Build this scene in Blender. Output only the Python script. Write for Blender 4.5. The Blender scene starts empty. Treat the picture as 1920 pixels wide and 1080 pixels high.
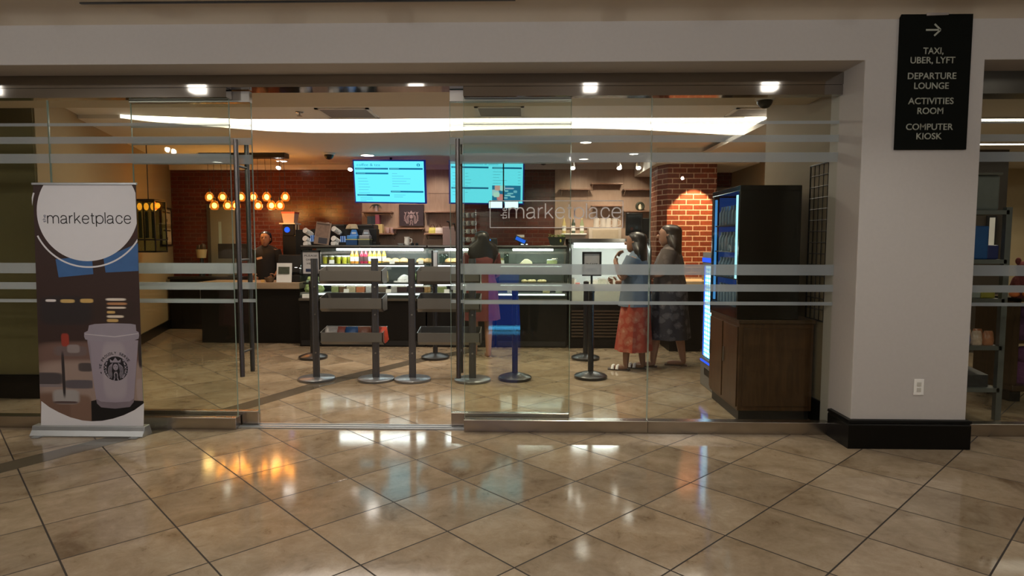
import bpy, bmesh, math, random
from mathutils import Vector, Matrix
S = bpy.context.scene
COL = S.collection
random.seed(7)
PI = math.pi

# ------------------------------------------------------------------ camera
F_PX, PITCH, YAW, ROLL, CAM_H = 1189.03, 0.0723823, 0.0251443, 0.00148784, 1.50516677
_cy, _sy, _cp, _sp = math.cos(YAW), math.sin(YAW), math.cos(PITCH), math.sin(PITCH)
_fwd = Vector((-_sy*_cp, _cy*_cp, -_sp)); _r0 = Vector((_cy, _sy, 0)); _u0 = _r0.cross(_fwd)
_rt = _r0*math.cos(ROLL) + _u0*math.sin(ROLL); _up = -_r0*math.sin(ROLL) + _u0*math.cos(ROLL)
cam_d = bpy.data.cameras.new('camera'); cam_d.sensor_width = 36; cam_d.lens = F_PX/1920*36
cam_d.clip_start = 0.05; cam_d.clip_end = 100
cam = bpy.data.objects.new('camera', cam_d); COL.objects.link(cam)
cam.matrix_world = Matrix(((_rt.x, _up.x, -_fwd.x, 0), (_rt.y, _up.y, -_fwd.y, 0), (_rt.z, _up.z, -_fwd.z, CAM_H), (0, 0, 0, 1)))
S.camera = cam
def at(u, v, Y):
    """the point at depth Y that the photo shows at pixel u, v"""
    d = _rt*((u-960)/F_PX) - _up*((v-540)/F_PX) + _fwd
    t = Y/d.y
    return Vector((d.x*t, Y, CAM_H + d.z*t))

# ------------------------------------------------------------------ world, view, lamps of the place and added fill
S.view_settings.view_transform = 'Standard'; S.view_settings.look = 'None'
S.view_settings.gamma = 1.0; S.view_settings.use_curve_mapping = False
S.view_settings.exposure = 0.0
S.cycles.use_denoising = True
S.cycles.transparent_max_bounces = 24
S.cycles.max_bounces = 8; S.cycles.sample_clamp_indirect = 6.0
S.cycles.caustics_reflective = False; S.cycles.caustics_refractive = False
W = bpy.data.worlds.new('world'); S.world = W; W.use_nodes = True
W.node_tree.nodes['Background'].inputs[0].default_value = (0.75, 0.80, 1.0, 1)
W.node_tree.nodes['Background'].inputs[1].default_value = 0.05

def lamp(kind, name, loc, power, color, target=None, size=None, spot=None, blend=0.5, size_y=None):
    d = bpy.data.lights.new(name, kind); d.energy = power; d.color = color
    if kind == 'AREA':
        d.size = size or 0.3
        if size_y: d.shape = 'RECTANGLE'; d.size_y = size_y
    elif size is not None: d.shadow_soft_size = size
    if kind == 'SPOT': d.spot_size = math.radians(spot or 100); d.spot_blend = blend
    o = bpy.data.objects.new(name, d); COL.objects.link(o); o.location = loc
    if target is not None:
        o.rotation_euler = (Vector(target)-Vector(loc)).to_track_quat('-Z', 'Y').to_euler()
    return o
WARM = (1.0, 0.84, 0.64); SOFT = (1.0, 0.90, 0.76)
for x in (-5.4, -3.30, -1.11, 0.605, 2.35, 4.4):
    lamp('SPOT', 'corridor_downlight_lamp', (x, 3.5, 2.955), 36, (1.0, 0.93, 0.82), (x, 3.5, 0), size=0.06, spot=125, blend=0.8)
for x, y in ((-4.9, 1.35), (-1.7, 0.3), (0.62, 0.3), (5.6, 0.3), (-3.0, -2.6), (3.0, -2.6)):
    lamp('POINT', 'corridor_fill_lamp', (x, y, 2.75), 54, (1.0, 0.95, 0.88), size=0.03)  # added fill lamps without fixtures, brightening the beam and the corridor
# downlights of the shop
SHOP = [(-2.9, 6.3), (-1.3, 6.3), (0.5, 6.6), (-2.6, 8.1), (-0.2, 8.1), (1.4, 8.1), (-4.6, 10.4), (-1.9, 10.3), (0.4, 10.3), (1.6, 10.4)]
for x, y in SHOP:
    lamp('SPOT', 'shop_lamp', (x, y, 2.80), 115 if y < 7 else 72, WARM, (x, y, 0), size=0.05, spot=125, blend=0.8)
# the track spot that throws the scallop on the brick column
lamp('SPOT', 'column_spot_lamp', (2.42, 8.98, 2.62), 190, (1.0, 0.70, 0.40), (2.40, 9.34, 1.54), size=0.02, spot=60, blend=0.15)
for x in (-2.5, -1.6, 0.9, 1.7):
    lamp('SPOT', 'shelf_spot_lamp', (x, 10.4, 2.72), 24, (1.0, 0.80, 0.60), (x, 11.25, 1.75), size=0.03, spot=95, blend=0.7)
# the neighbouring shop
for x, y in ((5.2, 6.6), (6.8, 6.6), (5.4, 8.2), (8.0, 9.6)):
    lamp('SPOT', 'store_lamp', (x, y, 2.68), 45, WARM, (x, y, 0), size=0.06, spot=140, blend=0.8)

# ------------------------------------------------------------------ materials
MATS = {}
def N(nt, t, **kw):
    n = nt.nodes.new(t)
    for k, v in kw.items(): setattr(n, k, v)
    return n
def new_mat(name):
    m = bpy.data.materials.new(name); m.use_nodes = True; nt = m.node_tree; nt.nodes.clear()
    out = N(nt, 'ShaderNodeOutputMaterial'); MATS[name] = m
    return m, nt, out
def c4(c): return (c[0], c[1], c[2], 1)
def mat(name, col, rough=0.5, metal=0.0, var=0.12, scale=18, emit=None, estr=0.0, bump=0.0, spec=0.5, trans=0.0):
    if name in MATS: return MATS[name]
    m, nt, out = new_mat(name)
    b = N(nt, 'ShaderNodeBsdfPrincipled'); nt.links.new(b.outputs[0], out.inputs[0])
    tc = N(nt, 'ShaderNodeTexCoord'); nz = N(nt, 'ShaderNodeTexNoise'); nz.inputs['Scale'].default_value = scale
    nz.inputs['Detail'].default_value = 4
    nt.links.new(tc.outputs['Object'], nz.inputs['Vector'])
    r = N(nt, 'ShaderNodeMix', data_type='RGBA')
    r.inputs[6].default_value = c4([x*(1-var) for x in col]); r.inputs[7].default_value = c4([min(1, x*(1+var)) for x in col])
    nt.links.new(nz.outputs['Fac'], r.inputs[0]); nt.links.new(r.outputs[2], b.inputs['Base Color'])
    b.inputs['Roughness'].default_value = rough; b.inputs['Metallic'].default_value = metal
    b.inputs['Specular IOR Level'].default_value = spec; b.inputs['Transmission Weight'].default_value = trans
    if emit:
        b.inputs['Emission Color'].default_value = c4(emit); b.inputs['Emission Strength'].default_value = estr
    if bump:
        bp = N(nt, 'ShaderNodeBump'); bp.inputs['Strength'].default_value = bump; bp.inputs['Distance'].default_value = 0.01
        nt.links.new(nz.outputs['Fac'], bp.inputs['Height']); nt.links.new(bp.outputs[0], b.inputs['Normal'])
    return m
def emis(name, col, strength):
    if name in MATS: return MATS[name]
    m, nt, out = new_mat(name); e = N(nt, 'ShaderNodeEmission')
    e.inputs[0].default_value = c4(col); e.inputs[1].default_value = strength
    nt.links.new(e.outputs[0], out.inputs[0]); return m
def glass(name, tint, refl=1.0, rough=0.0):
    m, nt, out = new_mat(name)
    tr = N(nt, 'ShaderNodeBsdfTransparent'); tr.inputs[0].default_value = c4(tint)
    gl = N(nt, 'ShaderNodeBsdfGlossy'); gl.inputs['Roughness'].default_value = rough
    fr = N(nt, 'ShaderNodeFresnel'); fr.inputs[0].default_value = 1.5
    ge = N(nt, 'ShaderNodeNewGeometry')
    inv = N(nt, 'ShaderNodeMath', operation='SUBTRACT'); inv.inputs[0].default_value = 1.0
    nt.links.new(ge.outputs['Backfacing'], inv.inputs[1])
    mu = N(nt, 'ShaderNodeMath', operation='MULTIPLY'); nt.links.new(fr.outputs[0], mu.inputs[0]); nt.links.new(inv.outputs[0], mu.inputs[1])
    m2 = N(nt, 'ShaderNodeMath', operation='MULTIPLY', use_clamp=True); nt.links.new(mu.outputs[0], m2.inputs[0]); m2.inputs[1].default_value = refl
    mx = N(nt, 'ShaderNodeMixShader'); nt.links.new(m2.outputs[0], mx.inputs[0])
    nt.links.new(tr.outputs[0], mx.inputs[1]); nt.links.new(gl.outputs[0], mx.inputs[2])
    nt.links.new(mx.outputs[0], out.inputs[0]); return m
def frost(name, col, opac):
    m, nt, out = new_mat(name)
    tr = N(nt, 'ShaderNodeBsdfTransparent')
    di = N(nt, 'ShaderNodeBsdfDiffuse'); di.inputs[0].default_value = c4(col)
    tl = N(nt, 'ShaderNodeBsdfTranslucent'); tl.inputs[0].default_value = c4(col)
    a = N(nt, 'ShaderNodeMixShader'); a.inputs[0].default_value = 0.45
    nt.links.new(di.outputs[0], a.inputs[1]); nt.links.new(tl.outputs[0], a.inputs[2])
    nz = N(nt, 'ShaderNodeTexNoise'); nz.inputs['Scale'].default_value = 60
    mr = N(nt, 'ShaderNodeMapRange'); mr.inputs[3].default_value = opac-0.05; mr.inputs[4].default_value = opac+0.05
    nt.links.new(nz.outputs['Fac'], mr.inputs[0])
    mx = N(nt, 'ShaderNodeMixShader'); nt.links.new(mr.outputs[0], mx.inputs[0])
    nt.links.new(tr.outputs[0], mx.inputs[1]); nt.links.new(a.outputs[0], mx.inputs[2])
    nt.links.new(mx.outputs[0], out.inputs[0]); return m
def math_node(nt, op, a, b=None):
    n = N(nt, 'ShaderNodeMath', operation=op)
    for i, x in enumerate((a, b)):
        if x is None: continue
        if isinstance(x, (int, float)): n.inputs[i].default_value = x
        else: nt.links.new(x, n.inputs[i])
    return n.outputs[0]
def ramp(nt, fac, stops):
    r = N(nt, 'ShaderNodeValToRGB'); nt.links.new(fac, r.inputs[0])
    while len(r.color_ramp.elements) < len(stops): r.color_ramp.elements.new(0.5)
    for e, (p, c) in zip(r.color_ramp.elements, stops): e.position = p; e.color = c4(c)
    return r.outputs[0]
def floor_mat():
    m, nt, out = new_mat('polished_tile')
    b = N(nt, 'ShaderNodeBsdfPrincipled'); nt.links.new(b.outputs[0], out.inputs[0])
    tc = N(nt, 'ShaderNodeTexCoord'); sx = N(nt, 'ShaderNodeSeparateXYZ'); nt.links.new(tc.outputs['Object'], sx.inputs[0])
    a = PI/4 - 0.0050576; ox, oy, T = -2.21364809, 2.84741228, 0.508
    x = math_node(nt, 'SUBTRACT', sx.outputs[0], ox); y = math_node(nt, 'SUBTRACT', sx.outputs[1], oy)
    def lin(ca, cb): return math_node(nt, 'DIVIDE', math_node(nt, 'ADD', math_node(nt, 'MULTIPLY', x, ca), math_node(nt, 'MULTIPLY', y, cb)), T)
    u = lin(math.cos(a), math.sin(a)); v = lin(math.sin(a), -math.cos(a))
    def edge(w):
        f = math_node(nt, 'FRACT', w); return math_node(nt, 'MINIMUM', f, math_node(nt, 'SUBTRACT', 1.0, f))
    e = math_node(nt, 'MINIMUM', edge(u), edge(v))
    grout = math_node(nt, 'LESS_THAN', e, 0.0085)
    cid = N(nt, 'ShaderNodeCombineXYZ'); nt.links.new(math_node(nt, 'FLOOR', u), cid.inputs[0]); nt.links.new(math_node(nt, 'FLOOR', v), cid.inputs[1])
    wn = N(nt, 'ShaderNodeTexWhiteNoise'); nt.links.new(cid.outputs[0], wn.inputs['Vector'])
    # each tile shows its own piece of stone: shift the veining by the tile's own random offset
    sh = N(nt, 'ShaderNodeVectorMath', operation='MULTIPLY_ADD'); nt.links.new(wn.outputs['Color'], sh.inputs[0])
    sh.inputs[1].default_value = (7, 7, 7); nt.links.new(tc.outputs['Object'], sh.inputs[2])
    n1 = N(nt, 'ShaderNodeTexNoise'); n1.inputs['Scale'].default_value = 2.6; n1.inputs['Detail'].default_value = 8; n1.inputs['Roughness'].default_value = 0.62; n1.inputs['Distortion'].default_value = 0.6
    nt.links.new(sh.outputs[0], n1.inputs['Vector'])
    n2 = N(nt, 'ShaderNodeTexNoise'); n2.inputs['Scale'].default_value = 8; n2.inputs['Detail'].default_value = 10; n2.inputs['Roughness'].default_value = 0.78; n2.inputs['Distortion'].default_value = 0.5
    nt.links.new(sh.outputs[0], n2.inputs['Vector'])
    c1 = ramp(nt, n1.outputs['Fac'], [(0.28, (0.19, 0.135, 0.085)), (0.42, (0.305, 0.235, 0.160)), (0.58, (0.37, 0.292, 0.205)), (0.75, (0.44, 0.357, 0.262))])
    c2 = ramp(nt, n2.outputs['Fac'], [(0.30, (0.42, 0.34, 0.27)), (0.40, (0.84, 0.80, 0.75)), (0.60, (1, 1, 1)), (0.74, (1.28, 1.26, 1.22))])
    mm = N(nt, 'ShaderNodeMix', data_type='RGBA', blend_type='MULTIPLY'); mm.inputs[0].default_value = 0.9
    nt.links.new(c1, mm.inputs[6]); nt.links.new(c2, mm.inputs[7])
    tv = N(nt, 'ShaderNodeMapRange'); tv.inputs[3].default_value = 0.86; tv.inputs[4].default_value = 1.12; nt.links.new(wn.outputs['Value'], tv.inputs[0])
    ml = N(nt, 'ShaderNodeVectorMath', operation='SCALE'); nt.links.new(mm.outputs[2], ml.inputs[0]); nt.links.new(tv.outputs[0], ml.inputs['Scale'])
    g = N(nt, 'ShaderNodeMix', data_type='RGBA'); nt.links.new(grout, g.inputs[0]); nt.links.new(ml.outputs[0], g.inputs[6]); g.inputs[7].default_value = (0.022, 0.014, 0.009, 1)
    nt.links.new(g.outputs[2], b.inputs['Base Color'])
    rr = N(nt, 'ShaderNodeMapRange'); rr.inputs[3].default_value = 0.045; rr.inputs[4].default_value = 0.15; nt.links.new(n2.outputs['Fac'], rr.inputs[0])
    r2 = math_node(nt, 'MAXIMUM', rr.outputs[0], math_node(nt, 'MULTIPLY', grout, 0.7))
    nt.links.new(r2, b.inputs['Roughness']); b.inputs['Specular IOR Level'].default_value = 0.55
    bp = N(nt, 'ShaderNodeBump'); bp.inputs['Strength'].default_value = 0.25; bp.inputs['Distance'].default_value = 0.0025
    hh = math_node(nt, 'SUBTRACT', math_node(nt, 'MULTIPLY', n1.outputs['Fac'], 0.35), grout)
    nt.links.new(hh, bp.inputs['Height']); nt.links.new(bp.outputs[0], b.inputs['Normal'])
    return m
def brick_mat(name, c1, c2, mortar, rough, w=0.205, h=0.072, mort=0.006):
    m, nt, out = new_mat(name)
    b = N(nt, 'ShaderNodeBsdfPrincipled'); nt.links.new(b.outputs[0], out.inputs[0])
    tc = N(nt, 'ShaderNodeTexCoord'); sx = N(nt, 'ShaderNodeSeparateXYZ'); nt.links.new(tc.outputs['Object'], sx.inputs[0])
    cb = N(nt, 'ShaderNodeCombineXYZ'); nt.links.new(math_node(nt, 'ADD', sx.outputs[0], sx.outputs[1]), cb.inputs[0]); nt.links.new(sx.outputs[2], cb.inputs[1])
    br = N(nt, 'ShaderNodeTexBrick'); nt.links.new(cb.outputs[0], br.inputs['Vector'])
    for k, v in (('Color1', c4(c1)), ('Color2', c4(c2)), ('Mortar', c4(mortar)), ('Scale', 1.0), ('Mortar Size', mort), ('Mortar Smooth', 0.1), ('Bias', 0.0), ('Brick Width', w), ('Row Height', h)): br.inputs[k].default_value = v
    nz = N(nt, 'ShaderNodeTexNoise'); nz.inputs['Scale'].default_value = 30; nt.links.new(tc.outputs['Object'], nz.inputs['Vector'])
    mx = N(nt, 'ShaderNodeMix', data_type='RGBA', blend_type='MULTIPLY'); mx.inputs[0].default_value = 0.5
    nt.links.new(br.outputs['Color'], mx.inputs[6]); nt.links.new(ramp(nt, nz.outputs['Fac'], [(0.3, (0.6, 0.6, 0.6)), (0.7, (1.2, 1.2, 1.2))]), mx.inputs[7])
    nt.links.new(mx.outputs[2], b.inputs['Base Color'])
    b.inputs['Roughness'].default_value = rough
    bp = N(nt, 'ShaderNodeBump'); bp.inputs['Strength'].default_value = 0.6; bp.inputs['Distance'].default_value = 0.006
    nt.links.new(math_node(nt, 'ADD', math_node(nt, 'SUBTRACT', 1.0, br.outputs['Fac']), math_node(nt, 'MULTIPLY', nz.outputs['Fac'], 0.25)), bp.inputs['Height']); nt.links.new(bp.outputs[0], b.inputs['Normal'])
    return m
def wood_mat(name, c1, c2, rough=0.45, sc=(9, 9, 1.2)):
    m, nt, out = new_mat(name)
    b = N(nt, 'ShaderNodeBsdfPrincipled'); nt.links.new(b.outputs[0], out.inputs[0])
    tc = N(nt, 'ShaderNodeTexCoord'); mp = N(nt, 'ShaderNodeMapping'); mp.inputs['Scale'].default_value = sc
    nt.links.new(tc.outputs['Object'], mp.inputs[0])
    nz = N(nt, 'ShaderNodeTexNoise'); nz.inputs['Scale'].default_value = 2.2; nz.inputs['Detail'].default_value = 7; nz.inputs['Distortion'].default_value = 1.2
    nt.links.new(mp.outputs[0], nz.inputs['Vector'])
    nt.links.new(ramp(nt, nz.outputs['Fac'], [(0.3, c1), (0.7, c2)]), b.inputs['Base Color'])
    b.inputs['Roughness'].default_value = rough
    return m
def spots_mat(name, base, spot, spot2, scale, rough=0.8):
    """printed cloth: soft flower blotches on a plain ground"""
    m, nt, out = new_mat(name)
    b = N(nt, 'ShaderNodeBsdfPrincipled'); nt.links.new(b.outputs[0], out.inputs[0]); b.inputs['Roughness'].default_value = rough
    tc = N(nt, 'ShaderNodeTexCoord'); vo = N(nt, 'ShaderNodeTexVoronoi'); vo.inputs['Scale'].default_value = scale
    nz = N(nt, 'ShaderNodeTexNoise'); nz.inputs['Scale'].default_value = scale*2.2
    nt.links.new(tc.outputs['Object'], nz.inputs['Vector'])
    wv = N(nt, 'ShaderNodeVectorMath', operation='MULTIPLY_ADD'); nt.links.new(nz.outputs['Color'], wv.inputs[0]); wv.inputs[1].default_value = (0.06, 0.06, 0.06); nt.links.new(tc.outputs['Object'], wv.inputs[2])
    nt.links.new(wv.outputs[0], vo.inputs['Vector'])
    c = ramp(nt, vo.outputs['Distance'], [(0.0, spot2), (0.22, spot), (0.38, spot), (0.5, base)])
    nt.links.new(c, b.inputs['Base Color'])
    return m
def blob_mat(name, base, blobs, emit=0.0, axis=(0, 2), rough=0.6):
    """a printed or shown picture: soft blobs (x, z, rx, rz, colour) on a ground, in object space"""
    m, nt, out = new_mat(name)
    tc = N(nt, 'ShaderNodeTexCoord'); sx = N(nt, 'ShaderNodeSeparateXYZ'); nt.links.new(tc.outputs['Object'], sx.inputs[0])
    prev = None
    for bx, bz, rx, rz, col in blobs:
        dx = math_node(nt, 'DIVIDE', math_node(nt, 'SUBTRACT', sx.outputs[axis[0]], bx), rx)
        dz = math_node(nt, 'DIVIDE', math_node(nt, 'SUBTRACT', sx.outputs[axis[1]], bz), rz)
        d = math_node(nt, 'ADD', math_node(nt, 'POWER', math_node(nt, 'ABSOLUTE', dx), 4.0), math_node(nt, 'POWER', math_node(nt, 'ABSOLUTE', dz), 4.0))
        mr = N(nt, 'ShaderNodeMapRange', interpolation_type='SMOOTHSTEP'); mr.inputs[1].default_value = 0.35; mr.inputs[2].default_value = 1.5; mr.inputs[3].default_value = 1; mr.inputs[4].default_value = 0
        nt.links.new(d, mr.inputs[0])
        mx = N(nt, 'ShaderNodeMix', data_type='RGBA'); nt.links.new(mr.outputs[0], mx.inputs[0])
        if prev is None: mx.inputs[6].default_value = c4(base)
        else: nt.links.new(prev, mx.inputs[6])
        mx.inputs[7].default_value = c4(col); prev = mx.outputs[2]
    if emit:
        e = N(nt, 'ShaderNodeEmission'); nt.links.new(prev, e.inputs[0]); e.inputs[1].default_value = emit; nt.links.new(e.outputs[0], out.inputs[0])
    else:
        b = N(nt, 'ShaderNodeBsdfPrincipled'); nt.links.new(prev, b.inputs['Base Color']); b.inputs['Roughness'].default_value = rough; nt.links.new(b.outputs[0], out.inputs[0])
    return m

M_FLOOR = floor_mat()
M_STRIP = mat('grey_stone_inlay', (0.105, 0.085, 0.062), 0.14, var=0.2, scale=9)
M_WHITE = mat('white_wall_paint', (0.50, 0.48, 0.47), 0.7, var=0.04, scale=40, bump=0.05)
M_BEIGE = mat('beige_wall_paint', (0.36, 0.275, 0.155), 0.65, var=0.05)
M_CORR = mat('corridor_wall_paint', (0.20, 0.165, 0.115), 0.7, var=0.06)
M_OLIVE = mat('olive_wall_paint', (0.17, 0.14, 0.06), 0.7, var=0.06)
M_CEIL = mat('ceiling_paint', (0.80, 0.76, 0.71), 0.8, var=0.03)
M_CEILC = mat('corridor_ceiling_paint', (0.50, 0.44, 0.36), 0.8, var=0.03)
M_BASE = mat('black_gloss_skirting', (0.003, 0.003, 0.0025), 0.3, var=0.2, spec=0.25)
M_STEEL = mat('brushed_steel', (0.34, 0.315, 0.29), 0.07, 1.0, var=0.05, scale=3)
M_RAIL = mat('rail_steel', (0.46, 0.42, 0.38), 0.24, 1.0, var=0.05, scale=3)
M_SATIN = mat('satin_steel', (0.40, 0.38, 0.36), 0.32, 1.0, var=0.05)
M_GUN = mat('gunmetal', (0.16, 0.15, 0.15), 0.35, 1.0, var=0.1)
M_ALU = mat('silver_aluminium', (0.45, 0.47, 0.49), 0.4, 0.85, var=0.05)
M_GLASS = glass('clear_glass', (0.93, 0.95, 0.915), 0.95)
M_CGLASS = glass('case_glass', (0.95, 0.98, 0.97), 0.8)
M_EDGE = mat('green_glass_edge', (0.25, 0.33, 0.28), 0.15, var=0.1)
M_FROST = frost('frosted_film', (0.54, 0.60, 0.65), 0.50)
M_ETCH = frost('white_etched_film', (0.95, 0.93, 0.95), 0.90)
M_BLACK = mat('black_satin', (0.009, 0.009, 0.010), 0.4, var=0.2)
M_BLACKP = mat('black_plastic', (0.018, 0.018, 0.019), 0.3, var=0.2)
M_DARK = mat('dark_laminate', (0.006, 0.005, 0.0045), 0.4, var=0.2, spec=0.25)
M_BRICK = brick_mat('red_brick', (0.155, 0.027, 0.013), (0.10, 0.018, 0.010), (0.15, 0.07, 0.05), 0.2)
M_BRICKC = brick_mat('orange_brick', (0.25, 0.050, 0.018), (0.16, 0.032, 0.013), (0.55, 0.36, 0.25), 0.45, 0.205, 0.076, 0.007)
M_PANEL = wood_mat('pale_wood_panel', (0.42, 0.29, 0.22), (0.50, 0.36, 0.28), 0.5)
M_OAK = wood_mat('oak_top', (0.55, 0.40, 0.24), (0.66, 0.50, 0.32), 0.4, (1.5, 9, 9))
M_WOOD = wood_mat('brown_cabinet_wood', (0.050, 0.022, 0.008), (0.092, 0.042, 0.016), 0.35)
M_WOODD = wood_mat('dark_cabinet_wood', (0.045, 0.025, 0.012), (0.075, 0.042, 0.021), 0.28)
M_PAPER = mat('white_paper', (0.78, 0.78, 0.78), 0.7, var=0.03)
M_CUPW = mat('white_card', (0.85, 0.85, 0.83), 0.5, var=0.03)
M_TUBE = emis('case_tube_light', (0.94, 1.0, 0.97), 26.0)
M_COVE = emis('cove_glow', (1.0, 0.88, 0.74), 6.0)
M_LAMP = emis('downlight_glow', (1.0, 0.95, 0.86), 18.0)
M_BULB = emis('amber_bulb', (1.0, 0.62, 0.16), 26.0)

# ------------------------------------------------------------------ mesh helpers
class MB:
    def __init__(s): s.v = []; s.f = []; s.m = []; s.cur = 0
    def mi(s, i): s.cur = i; return s
    def add(s, vs, fs):
        k = len(s.v); s.v += [tuple(p) for p in vs]; s.f += [tuple(i+k for i in f) for f in fs]; s.m += [s.cur]*len(fs); return s
    def box(s, x0, y0, z0, x1, y1, z1):
        vs = [(x0, y0, z0), (x1, y0, z0), (x1, y1, z0), (x0, y1, z0), (x0, y0, z1), (x1, y0, z1), (x1, y1, z1), (x0, y1, z1)]
        return s.add(vs, [(3, 2, 1, 0), (4, 5, 6, 7), (0, 1, 5, 4), (1, 2, 6, 5), (2, 3, 7, 6), (3, 0, 4, 7)])
    def obox(s, c, sz, rot=None):
        rot = rot or Matrix.Identity(3); c = Vector(c); vs = []
        for z in (-.5, .5):
            for x, y in ((-.5, -.5), (.5, -.5), (.5, .5), (-.5, .5)): vs.append(c + rot @ Vector((x*sz[0], y*sz[1], z*sz[2])))
        return s.add(vs, [(3, 2, 1, 0), (4, 5, 6, 7), (0, 1, 5, 4), (1, 2, 6, 5), (2, 3, 7, 6), (3, 0, 4, 7)])
    def rings(s, rings, cap0=True, cap1=True):
        n = len(rings[0]); k = len(s.v); vs = [p for r in rings for p in r]; fs = []
        for i in range(len(rings)-1):
            for j in range(n): fs.append((i*n+j, i*n+(j+1) % n, (i+1)*n+(j+1) % n, (i+1)*n+j))
        if cap0: fs.append(tuple(range(n-1, -1, -1)))
        if cap1: fs.append(tuple((len(rings)-1)*n+j for j in range(n)))
        return s.add(vs, fs)
    def cyl(s, p0, p1, r0, r1=None, n=14):
        return s.tube([p0, p1], [r0, r0 if r1 is None else r1], n)
    def tube(s, pts, r, n=8):
        pts = [Vector(p) for p in pts]; rs = r if isinstance(r, (list, tuple)) else [r]*len(pts); rg = []; ref = None
        for i, p in enumerate(pts):
            t = (pts[min(i+1, len(pts)-1)] - pts[max(i-1, 0)]).normalized()
            if ref is None or abs(ref.dot(t)) > 0.95: ref = Vector((1, 0, 0)) if abs(t.x) < 0.8 else Vector((0, 1, 0))
            a = (ref - t*ref.dot(t)).normalized(); b = t.cross(a); ref = a
            rg.append([p + (a*math.cos(2*PI*j/n) + b*math.sin(2*PI*j/n))*rs[i] for j in range(n)])
        return s.rings(rg)
    def lathe(s, prof, c=(0, 0, 0), n=24):
        return s.rings([[(c[0]+r*math.cos(2*PI*j/n), c[1]+r*math.sin(2*PI*j/n), c[2]+z) for j in range(n)] for r, z in prof])
    def ell(s, c, r, n=14, m=8, rot=None):
        rg = []; c = Vector(c)
        for i in range(m+1):
            a = -PI/2 + PI*i/m; cr, z = max(0.02, math.cos(a)), math.sin(a)
            ring = [Vector((cr*math.cos(2*PI*j/n)*r[0], cr*math.sin(2*PI*j/n)*r[1], z*r[2])) for j in range(n)]
            rg.append([c + (rot @ p if rot else p) for p in ring])
        return s.rings(rg)
    def loft(s, secs, n=24, wave=None, cap0=True, cap1=True):
        """ellipses (z, cx, cy, rx, ry), optional folds"""
        rg = []
        for i, (z, cx, cy, rx, ry) in enumerate(secs):
            ring = []
            for j in range(n):
                a = 2*PI*j/n; w = 1 + (wave(i, a) if wave else 0)
                ring.append((cx+rx*w*math.cos(a), cy+ry*w*math.sin(a), z))
            rg.append(ring)
        return s.rings(rg, cap0, cap1)
    def prism(s, pts, y0, y1):
        """outline in x, z given counter-clockwise seen from -Y, extruded from y0 to y1"""
        n = len(pts); vs = [(x, y0, z) for x, z in pts] + [(x, y1, z) for x, z in pts]
        fs = [tuple(range(n)), tuple(range(2*n-1, n-1, -1))] + [(i+n, (i+1) % n+n, (i+1) % n, i) for i in range(n)]
        return s.add(vs, fs)
    def prof_x(s, pts, x0, x1):
        """outline in y, z extruded along x"""
        n = len(pts); vs = [(x0, y, z) for y, z in pts] + [(x1, y, z) for y, z in pts]
        fs = [tuple(range(n-1, -1, -1)), tuple(range(n, 2*n))] + [(i, (i+1) % n, (i+1) % n+n, i+n) for i in range(n)]
        return s.add(vs, fs)
    def slab(s, pts, z0, z1):
        n = len(pts); vs = [(x, y, z0) for x, y in pts] + [(x, y, z1) for x, y in pts]
        fs = [tuple(range(n-1, -1, -1)), tuple(range(n, 2*n))] + [(i, (i+1) % n, (i+1) % n+n, i+n) for i in range(n)]
        return s.add(vs, fs)
    def build(s, name, mt, parent=None, w=True, smooth=False, bev=0.0):
        off = Vector((0, 0, 0))
        if parent is not None and w:
            p = parent
            while p is not None: off += p.location; p = p.parent
        me = bpy.data.meshes.new(name); me.from_pydata([Vector(p)-off for p in s.v], [], s.f)
        for x in (mt if isinstance(mt, (list, tuple)) else [mt]): me.materials.append(x)
        for p, i in zip(me.polygons, s.m): p.material_index = i; p.use_smooth = smooth
        me.update()
        bm = bmesh.new(); bm.from_mesh(me); bmesh.ops.recalc_face_normals(bm, faces=bm.faces); bm.to_mesh(me); bm.free()
        o = bpy.data.objects.new(name, me); COL.objects.link(o)
        if parent is not None: o.parent = parent
        if bev:
            b = o.modifiers.new('edge', 'BEVEL'); b.width = bev; b.segments = 2; b.limit_method = 'ANGLE'; b.angle_limit = math.radians(40)
        if smooth:
            try: me.set_sharp_from_angle(angle=math.radians(42))
            except Exception: pass
        return o
def tag(o, label, cat, group=None):
    o['label'] = label; o['category'] = cat
    if group: o['group'] = group
    return o
def thing(name, label, cat, loc=(0, 0, 0), rz=0.0, group=None):
    o = bpy.data.objects.new(name, None); COL.objects.link(o); o.location = loc; o.rotation_euler = (0, 0, rz); o.empty_display_size = 0.1
    return tag(o, label, cat, group)
def struct(o): o['kind'] = 'structure'; return o
def copy_tree(o, parent=None):
    c = o.copy(); COL.objects.link(c)
    if parent is not None: c.parent = parent
    for ch in list(o.children): copy_tree(ch, c)
    return c
def dup(o, loc, label=None, rz=None, group=None):
    c = copy_tree(o); c.location = loc
    if rz is not None: c.rotation_euler = (0, 0, rz)
    if label: c['label'] = label
    if group: c['group'] = group
    return c
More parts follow.
